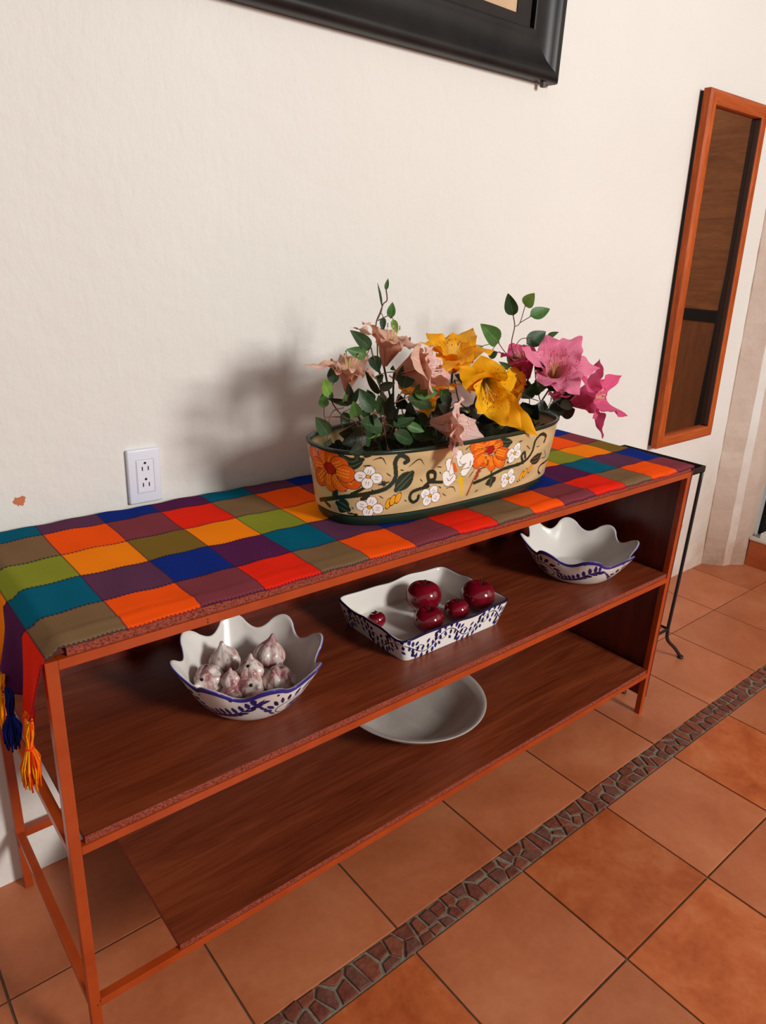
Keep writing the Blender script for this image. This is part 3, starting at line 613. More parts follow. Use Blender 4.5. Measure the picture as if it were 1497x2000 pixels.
# frosted round dish on the lowest shelf
k = NT('frosted_glass', 0.32, 0.5); n = k.noise(k.coord('Object', (1, 1, 1)), 5, 5, 0.6, 1.0)
k.col(k.ramp(n, [(0.3, lin(196, 186, 176)), (0.7, lin(226, 220, 212))])); k.b.inputs['Transmission Weight'].default_value = 0.35; k.b.inputs['IOR'].default_value = 1.3
M_FROST = k.m
def lathe(prof, N=64, c=(0, 0, 0)):
    th = np.linspace(0, 2 * PI, N, endpoint=False); return [np.stack([c[0] + r * np.cos(th), c[1] + r * np.sin(th), np.full(N, c[2] + z)], -1) for r, z in prof]
ZB = Z2 + 0.0123; DC = (0.928, 0.252, ZB)
rg = lathe([(0.085, 0), (0.095, 0.001), (0.13, 0.016), (0.16, 0.040), (0.178, 0.060), (0.1935, 0.0695), (0.1955, 0.072), (0.1935, 0.0735), (0.186, 0.070), (0.172, 0.064), (0.168, 0.060), (0.152, 0.040), (0.122, 0.018), (0.09, 0.006), (0.04, 0.005)], 128, DC)
DCX = 0
R_ = np.stack(rg, 1); F = grid_faces(128, len(rg), True).tolist() + [[i * len(rg) for i in range(128)][::-1], [i * len(rg) + len(rg) - 1 for i in range(128)]]
tag(obj('round_bowl', R_.reshape(-1, 3), F, M_FROST, None, DC), 'wide round frosted pale bowl standing on the lowest shelf board', 'bowl')

# apples
k = NT('red_apple_skin', 0.13, 0.6); n = k.noise(k.coord('Object', (1, 1, 1), rnd=True), 30, 5, 0.6)
k.col(k.ramp(n, [(0.3, lin(104, 8, 24)), (0.6, lin(136, 14, 36)), (0.75, lin(156, 26, 50))])); k.b.inputs['Coat Weight'].default_value = 0.5; k.b.inputs['Coat Roughness'].default_value = 0.08
k.bump(k.noise(k.coord('Object'), 60, 3), 0.12, 0.002); M_AP = k.m
M_STALK = flat('dark_stalk', lin(40, 26, 18), 0.8)
def rot_to(axis): return Vector((0, 0, 1)).rotation_difference(Vector(axis)).to_matrix()
def apple(px, py, r, axis, label, z=None):
    c = atz(px, py, ZS + 0.0062 + r * 0.9 if z is None else z); N = 40; ph = np.linspace(0, PI, 26); Rm = np.array(rot_to(axis))
    V = []
    th = np.linspace(0, 2 * PI, N, endpoint=False)
    prof = [(r * math.sin(a) * (1 + 0.05 * math.cos(a)), r * (0.90 * math.cos(a) - 0.30 * math.exp(-(math.sin(a) / 0.30) ** 2) * (1 if a < PI / 2 else -0.55))) for a in ph]
    rings = [np.stack([pr * (1 + 0.022 * np.cos(5 * th + 0.4) * (0.5 - 0.5 * z / r)) * np.cos(th), pr * (1 + 0.02 * np.cos(3 * th)) * np.sin(th), np.full(N, z)], -1) for pr, z in prof]
    V = (np.stack(rings, 1).reshape(-1, 3)) @ Rm.T + np.array(c); F = grid_faces(N, len(ph), True).tolist()
    o = obj('apple', V, [f[::-1] for f in F], M_AP, None, tuple(c)); tag(o, label, 'apple', 'apples in the tray')
    s = np.array([(0, 0, r * 0.58), (0.0015, 0, r * 0.75), (0.004, 0.001, r * 0.92)]) @ Rm.T + np.array(c)
    tube('stalk', catmull(s, 6), [0.0022, 0.0018, 0.0018, 0.0018, 0.002, 0.0024][:len(catmull(s, 6))], M_STALK, o, 6)
apple(828, 1164, 0.0450, (0.10, 0.12, 1), 'largest dark red apple, left of centre at the back of the tray')
apple(934, 1163, 0.0440, (0.18, 0.05, 1), 'large red apple at the right end of the tray')
apple(838, 1210, 0.0360, (-0.12, 0.05, 1), 'medium red apple in front of the largest one')
apple(893, 1191, 0.0310, (0.0, 0.2, 1), 'smaller red apple between the medium one and the right end one')
apple(735, 1211, 0.0235, (-0.05, 0.3, 1), 'tiny red apple alone at the left end of the tray')

# ceramic garlic bulbs
k = NT('garlic_glaze', 0.18, 0.5); tc = k.coord('Object', (1, 1, 0.35), rnd=True); n = k.noise(tc, 55, 6, 0.65, 0.8); n2 = k.noise(k.coord('Object', (1, 1, 0.5), rnd=True), 22, 3)
c = k.ramp(n, [(0.32, lin(124, 66, 70)), (0.43, lin(192, 142, 138)), (0.53, lin(230, 216, 206)), (0.75, lin(240, 234, 226))])
k.col(k.mix(k.ramp(n2, [(0.45, (0, 0, 0, 1)), (0.68, (0.6, 0.6, 0.6, 1))]), c, lin(176, 96, 108))); k.bump(n, 0.2, 0.002); M_GA = k.m
M_HOLE = flat('dark_hole', lin(12, 9, 8), 0.9)
def garlic(px, py, z, r, axis, label, hole=None):
    c = atz(px, py, ZS + z); N = 60; r *= 1.15; Rm = np.array(rot_to(axis)); th = np.linspace(0, 2 * PI, N, endpoint=False)
    prof = [(0.0, -0.80), (0.25, -0.80), (0.5, -0.76), (0.78, -0.58), (0.95, -0.28), (1.0, 0.0), (0.93, 0.28), (0.74, 0.56), (0.50, 0.78), (0.30, 0.96), (0.19, 1.12), (0.14, 1.26), (0.08, 1.34), (0.0, 1.36)]
    P = catmull(np.array(prof), 42); ph = RNG.uniform(0, 6); nl = 7
    rings = []
    for pr, z_ in P:
        k_ = max(0.0, 1 - abs(z_) ** 2 * 0.55); lob = np.abs(np.sin(nl / 2 * th + ph + 0.25 * z_)) ** 0.7
        rr = max(pr, 0.0005) * r * (1 - 0.15 * k_ + 0.19 * k_ * lob + 0.02 * np.sin(2 * th + ph)); tw = 0.10 * max(0, z_ - 0.6) * r
        rings.append(np.stack([rr * np.cos(th) + tw * 1.5, rr * np.sin(th), np.full(N, z_ * r)], -1))
    V = np.stack(rings, 1).reshape(-1, 3) @ Rm.T + np.array(c); o = obj('garlic_bulb', V, grid_faces(N, len(P), True).tolist(), M_GA, None, tuple(c))
    tag(o, label, 'garlic', 'ceramic garlic bulbs in the bowl')
    if hole:
        h = Vector(at(hole[0], hole[1], c.y)); d = (Vector(CAM) - Vector(c)).normalized()
        # find the surface point nearest the hole's sight line
        dr = np.array(ray(*hole)); dr /= np.linalg.norm(dr); q = V - CAM; tpar = q @ dr; dist = np.linalg.norm(q - tpar[:, None] * dr, axis=1)
        cand = np.where(dist < 0.003)[0]
        if len(cand):
            i = cand[np.argmin(tpar[cand])]; p = V[i]; nv = p - np.array(c); nv /= np.linalg.norm(nv); Vh, Fh = tube_geo([p - nv * 0.002, p + nv * 0.0008], 0.0033, 10); obj('hole', Vh, Fh, M_HOLE, o)
garlic(439, 1290, 0.052, 0.0275, (-0.15, 0.15, 1), 'pinkish garlic bulb at the back left of the bowl')
garlic(526, 1279, 0.055, 0.0285, (0.30, 0.25, 1), 'whitest garlic bulb with pointed tip, at the back right of the bowl')
garlic(409, 1328, 0.046, 0.0275, (-0.95, -0.35, 0.10), 'pink garlic bulb lying on its side at the left of the bowl, hole showing', (392, 1326))
garlic(490, 1312, 0.062, 0.0235, (0.05, 0.25, 1), 'garlic bulb standing in the middle of the bowl with a dark hole near its tip', (483, 1300))
garlic(546, 1330, 0.046, 0.0290, (0.5, 0.8, 0.35), 'round pink streaked garlic bulb at the right of the bowl')
garlic(451, 1328, 0.056, 0.0165, (-0.05, 0.1, 1), 'small narrow upright garlic bulb left of the middle one')
garlic(490, 1341, 0.040, 0.0255, (-0.1, -0.9, 0.45), 'garlic bulb turned to the front below the middle one, dark hole facing out', (489, 1337))
garlic(451, 1360, 0.030, 0.0210, (-0.8, -0.3, 0.35), 'shaded garlic bulb at the front left behind the bowl rim')
garlic(500, 1366, 0.026, 0.0200, (0.6, -0.3, 0.3), 'garlic bulb at the front of the bowl, mostly hidden by its rim')

# ------------------------------------------------------------------ artificial lilies and foliage
PEACH = m_petal('peach_petal', lin(214, 158, 126), lin(232, 176, 150), lin(240, 200, 180), lin(200, 140, 116), back=lin(214, 152, 124))
PEACHL = m_petal('pale_pink_petal', lin(232, 214, 196), lin(240, 202, 190), lin(244, 214, 204), lin(214, 150, 140), back=lin(222, 164, 142))
YEL = m_petal('yellow_petal', lin(226, 200, 60), lin(255, 192, 26), lin(255, 178, 16), lin(240, 146, 14), back=lin(246, 150, 16))
YELS = m_petal('yellow_spotted_petal', lin(206, 198, 50), lin(255, 206, 26), lin(255, 186, 16), lin(246, 160, 14), spots=lin(130, 66, 10), back=lin(244, 146, 18))
PINK = m_petal('pink_petal', lin(218, 210, 134), lin(242, 152, 178), lin(242, 132, 166), lin(220, 96, 140), spots=lin(168, 40, 90), back=lin(216, 92, 136))
PINK2 = m_petal('deep_pink_petal', lin(220, 196, 130), lin(228, 104, 146), lin(230, 86, 136), lin(196, 60, 110), back=lin(214, 84, 130))
M_STEM = flat('green_brown_stem', lin(70, 74, 44), 0.7, 0.3); M_TWIG = flat('brown_twig', lin(112, 78, 62), 0.8, 0.2)
M_STAM = flat('stamen_thread', lin(222, 208, 130), 0.6); M_STAMP = flat('pale_stamen_thread', lin(240, 214, 200), 0.6); M_ANTH = flat('anther', lin(150, 84, 30), 0.8)
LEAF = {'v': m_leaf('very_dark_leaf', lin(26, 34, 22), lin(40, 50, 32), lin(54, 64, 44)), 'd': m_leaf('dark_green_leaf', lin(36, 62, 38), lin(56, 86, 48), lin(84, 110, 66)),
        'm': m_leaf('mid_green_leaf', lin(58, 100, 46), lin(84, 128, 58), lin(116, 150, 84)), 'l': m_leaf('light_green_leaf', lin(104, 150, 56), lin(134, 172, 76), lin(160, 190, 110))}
def nrm(v): v = np.asarray(v, float); return v / (np.linalg.norm(v) + 1e-12)
def bez(P, s): s = s[:, None]; return P[0] * (1 - s) ** 3 + 3 * P[1] * s * (1 - s) ** 2 + 3 * P[2] * s ** 2 * (1 - s) + P[3] * s ** 3
def dbez(P, s): s = s[:, None]; return 3 * (P[1] - P[0]) * (1 - s) ** 2 + 6 * (P[2] - P[1]) * s * (1 - s) + 3 * (P[3] - P[2]) * s ** 2
def petal(B, M, T, hw, mat, parent, seed, open_=0.5):
    rg = np.random.default_rng(seed); nu, nv = 34, 9; s = np.linspace(0, 1, nu)
    ax = M - B; rad = T - M; La = np.linalg.norm(ax); axn = ax / La
    rp = rad - axn * (rad @ axn)
    if np.linalg.norm(rp) < 0.01: rp = rp + np.array([0.006, -0.008, 0.004])
    rn = nrm(rp)
    P = [B + rn * 0.004, B + ax * 0.55 + rn * La * 0.10, M + rn * La * 0.16 + rad * open_ * 0.55 + axn * 0.013, T]
    cl = bez(P, s); tg = dbez(P, s); tg /= np.linalg.norm(tg, axis=1)[:, None]
    wd = nrm(np.cross(axn, rn)); nn = np.cross(tg, wd)
    wprof = hw * (0.20 * (1 - s) + np.sin(PI * np.clip(s, 0, 1) ** 1.25) ** 0.85 * 0.98 + 0.03 * (1 - s))
    wprof[-1] = 0.0006; v = np.linspace(-1, 1, nv); V = np.zeros((nu, nv, 3)); UV = np.zeros((nu, nv, 2)); f1, f2 = rg.uniform(16, 24, 2); p1, p2 = rg.uniform(0, 6, 2)
    for j, q in enumerate(v):
        cup = 0.34 * (1 - sm(0.35, 0.9, s)) - 0.10 * sm(0.6, 1, s)
        ruf = abs(q) ** 2 * sm(0.25, 0.5, s) * (1 - s ** 8) * (0.0070 * np.sin(s * (f1 if q < 0 else f2) + (p1 if q < 0 else p2)) + 0.0030 * np.sin(s * (f2 if q < 0 else f1) * 1.9 + p2))
        ridge = 0.0016 * np.exp(-(q / 0.2) ** 2) * (1 - s)
        V[:, j] = cl + wd * (wprof * q)[:, None] + nn * (cup * wprof * q * q + ruf - ridge)[:, None]
        V[:, j] += wd * (0.0015 * abs(q) * q * np.sin(s * f2 * 1.3 + p2) * sm(0.2, 0.5, s))[:, None]
        UV[:, j, 0] = s; UV[:, j, 1] = 0.5 + 0.5 * q + seed * 1.37
    return obj('petal', V.reshape(-1, 3), grid_faces(nu, nv), mat, parent, None, True, uvs=UV.reshape(-1, 2))
def lily(label, base, mouth, tips, hw, mat, root=None, stam=None, open_=0.5, throat=None):
    B = np.array(at(*base)); M = np.array(at(*mouth)); foot = np.array(root if root is not None else (B[0] * 0.5 + 0.46, 0.20, Z0 + 0.10))
    t = thing('lily', tuple(foot), label, 'flower', 'artificial lilies in the planter'); hwm = hw * pxm(M)
    for i, tp in enumerate(tips):
        k = tp[3] if len(tp) > 3 else 1.0
        petal(B, M, np.array(at(*tp[:3])), hwm * k, mat if len(tp) < 5 else tp[4], t, i + int(base[0]), open_)
    tube('stem', catmull([foot, foot * 0.45 + B * 0.55 - (M - B) * 0.25 + np.array([0, 0, -0.01]), B - (M - B) * 0.04, B + (M - B) * 0.06], 16), 0.0022, M_STEM, t, 7)
    sm_ = stam or M_STAM; d = nrm(M - B); a = nrm(np.cross(d, (0.3, 0.2, 1))); b = np.cross(d, a); gs = []; ga = []
    L = np.linalg.norm(M - B)
    for i in range(6):
        th = i * PI / 3 + 0.4; o = a * math.cos(th) + b * math.sin(th); e = M + d * 0.022 + o * 0.014
        gs.append(tube_geo(catmull([B + d * L * 0.35, M - d * 0.01 + o * 0.005, e], 7), 0.0008, 5)); ga.append(tube_geo([e - b * 0.004 + d * 0.001, e + d * 0.002, e + b * 0.004 + d * 0.001], [0.0007, 0.0014, 0.0007], 5))
    V, F = join_geo(gs); obj('stamen', V, F, sm_, t); V, F = join_geo(ga); obj('anther', V, F, M_ANTH if stam is None else sm_, t)
    return t
lily('peach lily at the upper left, trumpet pointing up above the planter', (751, 714, .20), (764, 660, .185), [(706, 627, .17, .9), (683, 640, .23, .55), (745, 640, .26, .9), (797, 662, .24), (828, 682, .17), (768, 672, .12)], 23, PEACH, open_=.4)
lily('peach lily leaning out over the left end of the planter', (677, 763, .19), (684, 714, .175), [(592, 714, .16, .8), (640, 706, .24, .7), (676, 694, .26), (720, 694, .22), (738, 742, .14, .85), (672, 722, .09)], 20, PEACH, open_=.45)
lily('pale pink and peach lily in the centre left, mouth facing right', (772, 735, .17), (838, 722, .14), [(808, 676, .17, 1.0, PEACH), (846, 684, .20), (884, 724, .15), (892, 768, .10, 1.0, PEACH), (838, 752, .08, 1.2, PEACH), (802, 698, .08, 1.3, PEACH)], 31, PEACHL, stam=M_STAMP, open_=.35)
lily('peach lily drooping over the front rim of the planter', (841, 824, .12), (892, 830, .075), [(899, 768, .07, .8), (888, 790, .03, .9), (884, 896, .035, 1.1), (878, 922, .04, .55), (946, 855, .11), (905, 868, .02)], 26, PEACHL, stam=M_STAMP, open_=.45)
lily('large yellow lily at the top centre of the bouquet', (884, 728, .20), (886, 688, .19), [(818, 667, .19, .8), (832, 650, .25), (880, 652, .28, 1.0), (925, 640, .26), (968, 684, .17), (908, 728, .12, 1.0), (872, 726, .12, .9)], 30, YEL, open_=.35)
lily('large yellow speckled lily drooping over the planter front', (945, 735, .19), (955, 768, .115), [(940, 694, .13, 1.25), (896, 715, .12, .75), (932, 800, .09, .9), (989, 832, .08, .8), (1020, 838, .07, .8), (1053, 853, .06, .75), (1010, 742, .16, 1.2)], 32, YELS, root=(0.98, 0.2, Z0 + 0.10), open_=.4)
lily('yellow-orange lily half hidden behind the pale pink lily', (846, 800, .19), (826, 758, .18), [(760, 734, .20), (786, 768, .16), (838, 816, .13, .8), (908, 752, .17, .8), (862, 720, .22), (800, 740, .24)], 22, YEL, open_=.4)
lily('orange backed lily half hidden between yellow and pink lilies', (1004, 790, .22), (1000, 752, .215), [(980, 722, .22), (1006, 716, .24), (1024, 730, .21), (1020, 760, .18), (990, 770, .18)], 22, YEL, open_=.3)
lily('open pink lily facing the room at the right', (1078, 752, .22), (1084, 712, .165), [(1018, 678, .15, .85), (1068, 654, .20, 1.0), (1137, 656, .19, 1.1), (1173, 719, .15, 1.0), (1133, 772, .11, 1.0), (1063, 754, .10, 1.0)], 28, PINK, root=(1.12, 0.2, Z0 + 0.10), open_=.35)
lily('deep pink lily hanging past the right end of the planter', (1112, 789, .20), (1164, 772, .17), [(1172, 700, .16, .75), (1215, 734, .18, .85), (1227, 812, .17, 1.0), (1177, 857, .14, .75), (1133, 738, .11, .8), (1158, 818, .10, .9)], 26, PINK2, root=(1.14, 0.21, Z0 + 0.10), open_=.45)
lily('dark pink lily seen from the side behind the open pink one', (1032, 738, .24), (1020, 698, .235), [(969, 688, .23, .8), (996, 672, .27), (1038, 672, .26), (1044, 702, .21), (1010, 710, .19)], 20, PINK2, root=(1.08, 0.22, Z0 + 0.10), open_=.3)
lily('small pink lily low at the right behind dark leaves', (1090, 800, .25), (1098, 772, .25), [(1080, 760, .25), (1118, 762, .26), (1100, 776, .21), (1074, 772, .24)], 18, PINK2, root=(1.10, 0.22, Z0 + 0.10), open_=.3)

def leaf(b, t, hw, mat, parent, seed, tilt=0.5):
    rg = np.random.default_rng(seed); b, t = np.array(b), np.array(t); d = t - b; L = np.linalg.norm(d); d = d / L
    vw = nrm(CAM - (b + t) / 2 + rg.normal(size=3) * tilt * 0.8); wd = nrm(np.cross(d, vw)); n = np.cross(wd, d)
    nu, nv = 12, 7; s = np.linspace(0, 1, nu); w = hw * np.clip(np.sin(PI * s ** 0.68) ** 0.8, 0.02, 1); w[0] = hw * 0.06; w[-1] = 0.0004
    V = np.zeros((nu, nv, 3)); UV = np.zeros((nu, nv, 2)); bend = rg.uniform(-0.12, 0.14) * L; tw = rg.uniform(-0.3, 0.3)
    for j, q in enumerate(np.linspace(-1, 1, nv)):
        off = 0.28 * w * abs(q) ** 1.3 + 0.02 * hw * np.sin(s * 9 + q * 2)
        wv = wd[None] * np.cos(tw * s)[:, None] + n[None] * np.sin(tw * s)[:, None]
        V[:, j] = b + d * (s * L)[:, None] + wv * (w * q)[:, None] + n * (off - bend * (s - 0.5) ** 2 * 2)[:, None]
        UV[:, j, 0] = s; UV[:, j, 1] = 0.5 + 0.5 * q
    return obj('leaf', V.reshape(-1, 3), grid_faces(nu, nv), mat, parent, None, True, uvs=UV.reshape(-1, 2))
def sprig(label, sc, ox, oy, foot, stems, leaves, y0, dy=0.03, twig=None):
    cv = lambda q, y: np.array(at(ox + q[0] / sc, oy + q[1] / sc, y)); foot = np.array(foot)
    t = thing('leaf_sprig', tuple(foot), label, 'foliage', 'artificial leaf sprigs in the planter'); gs = []; rg = np.random.default_rng(int(stems[0][0][0]) + len(leaves))
    for i, st in enumerate(stems):
        P = [cv(q, y0 + (q[2] if len(q) > 2 else 0)) for q in st]
        if i == 0: P = [foot] + P
        gs.append(tube_geo(catmull(P, 7 * len(P)), 0.0011 if i else 0.0014, 5))
    for i, (b, e, hw, m) in enumerate(leaves):
        yb = y0 + rg.uniform(-dy, dy); B = cv(b, yb); E = cv(e, yb + rg.uniform(-0.03, 0.02)); leaf(B, E, 1.12 * hw / sc * pxm(B), LEAF[m], t, i + int(b[0]))
        # leaf stalk back to the nearest point of a stem path
        best = None
        for st in stems:
            for q in st:
                p = cv(q, y0); dd = np.linalg.norm(p - B)
                if best is None or dd < best[0]: best = (dd, p)
        if 0.004 < best[0] < 0.12: gs.append(tube_geo(catmull([best[1], (best[1] + B) / 2 + np.array([0, 0, 0.003]), B], 6), 0.0009, 5))
    V, F = join_geo(gs); obj('twig', V, F, twig or M_TWIG, t); return t
A_ = (4.678, 580, 530); B_ = (3.402, 800, 560)
sprig('tall thin leaf sprig rising highest at the upper left', *A_, (0.76, 0.23, Z0 + .1), [[(770, 1330), (760, 1000), (740, 800), (735, 650), (725, 480), (760, 380), (790, 300), (825, 260), (815, 150)], [(740, 440), (775, 360), (780, 310)], [(740, 450), (800, 420), (840, 405), (860, 430)]],
      [((780, 320), (740, 105), 12, 'd'), ((815, 170), (835, 66), 18, 'm'), ((855, 430), (875, 285), 36, 'm'), ((790, 420), (785, 550), 27, 'd'), ((880, 440), (915, 568), 30, 'l')], .25, .01)
sprig('sprig with three green leaves beside the upper left peach lily', *A_, (0.75, 0.2, Z0 + .1), [[(800, 1200), (770, 950), (700, 780), (680, 700)]],
      [((680, 705), (490, 540), 56, 'd'), ((640, 765), (455, 715), 52, 'm'), ((695, 770), (750, 925), 52, 'd')], .17, .015)
sprig('leaf sprig arching over the left end of the planter rim', *A_, (0.68, 0.19, Z0 + .1), [[(560, 1420), (430, 1330), (330, 1210), (310, 1100), (305, 1000)], [(430, 1330), (300, 1330), (255, 1330), (250, 1240)], [(300, 1340), (340, 1270), (430, 1245)]],
      [((335, 1022), (330, 850), 50, 'd'), ((290, 1125), (235, 975), 52, 'l'), ((245, 1245), (240, 1115), 44, 'm'), ((322, 1185), (300, 1040), 18, 'd'), ((290, 1492), (168, 1328), 62, 'd'), ((270, 1610), (310, 1530), 40, 'd')], .15, .02)
sprig('cluster of dark leaves in the left half of the bouquet', *A_, (0.74, 0.17, Z0 + .1), [[(790, 1380), (720, 1290), (600, 1280), (510, 1220), (480, 1100)], [(790, 1380), (830, 1200), (770, 1080), (720, 960)], [(790, 1380), (920, 1170), (975, 1070)], [(900, 1200), (1030, 1140), (1070, 1095)]],
      [((490, 1205), (470, 1015), 38, 'v'), ((500, 1215), (275, 1160), 30, 'v'), ((515, 1200), (572, 1065), 30, 'd'), ((545, 1335), (515, 1185), 55, 'm'), ((700, 1285), (562, 1070), 66, 'd'), ((800, 1312), (745, 1128), 55, 'd'), ((748, 1115), (628, 898), 40, 'v'), ((755, 1065), (900, 1020), 44, 'v'), ((965, 1068), (1058, 800), 76, 'd'), ((1060, 1090), (1292, 1105), 66, 'm'), ((1020, 1170), (1275, 1235), 76, 'd'), ((835, 1335), (880, 1105), 50, 'v'), ((740, 1000), (800, 940), 34, 'd'), ((900, 920), (875, 870), 30, 'd'), ((450, 1190), (440, 1130), 34, 'm'), ((905, 1400), (930, 1240), 52, 'v'), ((1050, 1300), (1040, 1190), 46, 'v'), ((830, 1250), (770, 1090), 30, 'v')], .13, .02)
sprig('low spread of leaves lying inside the left end of the planter', *A_, (0.72, 0.15, Z0 + .1), [[(790, 1400), (770, 1460)], [(790, 1400), (900, 1400)], [(780, 1400), (600, 1380)]],
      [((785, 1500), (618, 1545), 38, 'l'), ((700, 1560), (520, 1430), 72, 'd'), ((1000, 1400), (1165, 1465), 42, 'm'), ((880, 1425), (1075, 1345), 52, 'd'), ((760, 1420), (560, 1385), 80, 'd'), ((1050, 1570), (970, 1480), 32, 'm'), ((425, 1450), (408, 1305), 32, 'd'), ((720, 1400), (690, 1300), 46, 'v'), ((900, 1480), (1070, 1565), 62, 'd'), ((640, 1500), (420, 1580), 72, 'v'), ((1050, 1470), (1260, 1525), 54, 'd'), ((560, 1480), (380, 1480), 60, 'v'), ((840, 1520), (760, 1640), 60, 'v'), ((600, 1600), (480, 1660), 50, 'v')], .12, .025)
sprig('tall sprig with three round leaves rising at the right', *B_, (1.08, 0.24, Z0 + .1), [[(790, 800), (720, 540), (680, 390), (700, 265), (690, 188)], [(700, 265), (735, 240), (770, 128)], [(735, 240), (805, 198)], [(700, 400), (740, 350), (785, 340)], [(720, 540), (640, 440), (590, 370)]],
      [((692, 190), (655, 43), 40, 'd'), ((772, 130), (832, 42), 40, 'l'), ((802, 200), (932, 150), 40, 'm'), ((598, 375), (480, 250), 52, 'm'), ((780, 385), (905, 300), 48, 'd'), ((915, 340), (992, 300), 20, 'm'), ((715, 512), (650, 468), 36, 'l'), ((400, 430), (492, 395), 24, 'l'), ((530, 460), (590, 430), 26, 'm')], .24, .01)
sprig('cluster of nearly black leaves under the pink lilies', *B_, (1.12, 0.19, Z0 + .1), [[(880, 880), (860, 720), (840, 600), (830, 460)], [(880, 880), (940, 760), (980, 640)], [(880, 880), (1000, 820), (1060, 750)], [(860, 760), (770, 720), (740, 640)]],
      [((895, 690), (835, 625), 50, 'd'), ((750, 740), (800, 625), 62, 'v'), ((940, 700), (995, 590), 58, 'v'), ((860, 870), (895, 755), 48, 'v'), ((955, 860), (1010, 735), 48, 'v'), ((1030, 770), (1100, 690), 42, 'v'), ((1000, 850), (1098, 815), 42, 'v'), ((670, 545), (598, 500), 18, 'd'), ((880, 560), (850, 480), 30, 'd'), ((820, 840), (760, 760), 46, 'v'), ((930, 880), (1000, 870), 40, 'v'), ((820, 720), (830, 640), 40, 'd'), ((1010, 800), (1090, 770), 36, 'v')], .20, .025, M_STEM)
sprig('dark leaves low behind the yellow lilies in the middle', *B_, (0.95, 0.22, Z0 + .1), [[(400, 860), (330, 760), (300, 620)], [(400, 860), (480, 800), (560, 780)], [(420, 860), (600, 840), (700, 830)]],
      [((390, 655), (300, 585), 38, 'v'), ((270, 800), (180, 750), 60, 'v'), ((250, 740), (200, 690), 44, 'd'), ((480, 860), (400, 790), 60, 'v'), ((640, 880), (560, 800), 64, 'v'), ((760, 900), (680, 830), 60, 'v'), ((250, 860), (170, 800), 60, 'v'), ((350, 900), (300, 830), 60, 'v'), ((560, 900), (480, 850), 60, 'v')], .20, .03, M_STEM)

sprig('bed of dark leaves filling the planter under the flowers', *A_, (0.90, 0.2, Z0 + .1), [[(1000, 1420), (1300, 1420)], [(1000, 1420), (800, 1440)], [(1300, 1420), (1700, 1380), (2000, 1330)]],
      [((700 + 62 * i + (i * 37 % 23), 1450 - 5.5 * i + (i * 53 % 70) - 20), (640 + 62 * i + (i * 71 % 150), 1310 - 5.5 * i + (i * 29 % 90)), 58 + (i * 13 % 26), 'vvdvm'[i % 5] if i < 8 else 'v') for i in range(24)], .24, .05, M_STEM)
sprig('loose green leaves between the peach lilies', *A_, (0.80, 0.2, Z0 + .1), [[(1000, 1400), (960, 1250), (1000, 1100)], [(960, 1250), (1150, 1280), (1250, 1250)], [(960, 1250), (700, 1180)]],
      [((980, 1260), (930, 1120), 50, 'v'), ((1130, 1290), (1220, 1380), 48, 'v'), ((1230, 1260), (1400, 1180), 56, 'v'), ((1180, 1330), (1380, 1330), 60, 'v'), ((690, 1190), (640, 1080), 42, 'd'), ((880, 1290), (800, 1210), 46, 'd'), ((1060, 1350), (1010, 1250), 50, 'v'), ((620, 1250), (640, 1350), 40, 'd'), ((420, 1290), (480, 1390), 42, 'd')], .19, .03)

# ------------------------------------------------------------------ picture frame
MFR = NT('black_brown_lacquer', 0.4, 0.28); n = MFR.noise(MFR.coord('Object', (1, 1, 1)), 12, 3); MFR.col(MFR.ramp(n, [(0.3, lin(22, 19, 18)), (0.7, lin(36, 31, 29))])); MFR = MFR.m
PX0, PX1, PZ0, PZ1, PSL = 0.13, 1.487, 1.756, 2.62, 0.0125
PF = thing('picture_frame', ((PX0 + PX1) / 2, 0.489, PZ0), 'large picture in a wide dark moulded frame, only its lower right part in view', 'picture')
prof = [(0.0, 0.488), (0.0, 0.462), (0.002, 0.456), (0.008, 0.451), (0.018, 0.450), (0.026, 0.453), (0.034, 0.459), (0.048, 0.465), (0.064, 0.4675), (0.080, 0.4675), (0.090, 0.4655), (0.098, 0.464), (0.104, 0.466), (0.104, 0.478)]
cn = [(PX0, PZ0 - 0.0125 * 0.9), (PX1, PZ0 + 0.005), (PX1, PZ1), (PX0, PZ1)]; sg = [(1, 1), (-1, 1), (-1, -1), (1, -1)]
for k in range(4):
    a, b = cn[k], cn[(k + 1) % 4]; sa_, sb_ = sg[k], sg[(k + 1) % 4]; V = []
    for u, y in prof: V.append((a[0] + sa_[0] * u, y, a[1] + sa_[1] * u)); V.append((b[0] + sb_[0] * u, y, b[1] + sb_[1] * u))
    F = [[2 * i, 2 * i + 1, 2 * i + 3, 2 * i + 2] for i in range(len(prof) - 1)]
    o = obj('frame_moulding', V, F, MFR, PF, None, True); em = o.modifiers.new('sharp', 'EDGE_SPLIT'); em.split_angle = math.radians(38)
def ringbox(name, x0, x1, z0, z1, wd, y0, y1, mat, parent):
    bm = bmesh.new()
    for a in ((x0, x1, z0, z0 + wd), (x0, x1, z1 - wd, z1), (x0, x0 + wd, z0 + wd, z1 - wd), (x1 - wd, x1, z0 + wd, z1 - wd)): add_box(bm, a[0], a[1], y0, y1, a[2], a[3])
    return bm_obj(name, bm, mat, parent)
ringbox('mat_board', PX0 + 0.104, PX1 - 0.110, PZ0 + 0.082, PZ1 - 0.104, 0.051, 0.476, 0.480, flat('dark_mat_board', lin(46, 40, 37), 0.7, 0.2, 0.08, 30), PF)
ka = NT('aged_print', 0.6, 0.3); n = ka.noise(ka.coord(), 9, 5); ka.col(ka.ramp(n, [(0.3, lin(196, 160, 124)), (0.7, lin(214, 180, 146))]))
box('print', PX0 + 0.13, PX1 - 0.15, 0.479, 0.483, PZ0 + 0.12, PZ1 - 0.14, ka.m, PF, 0)
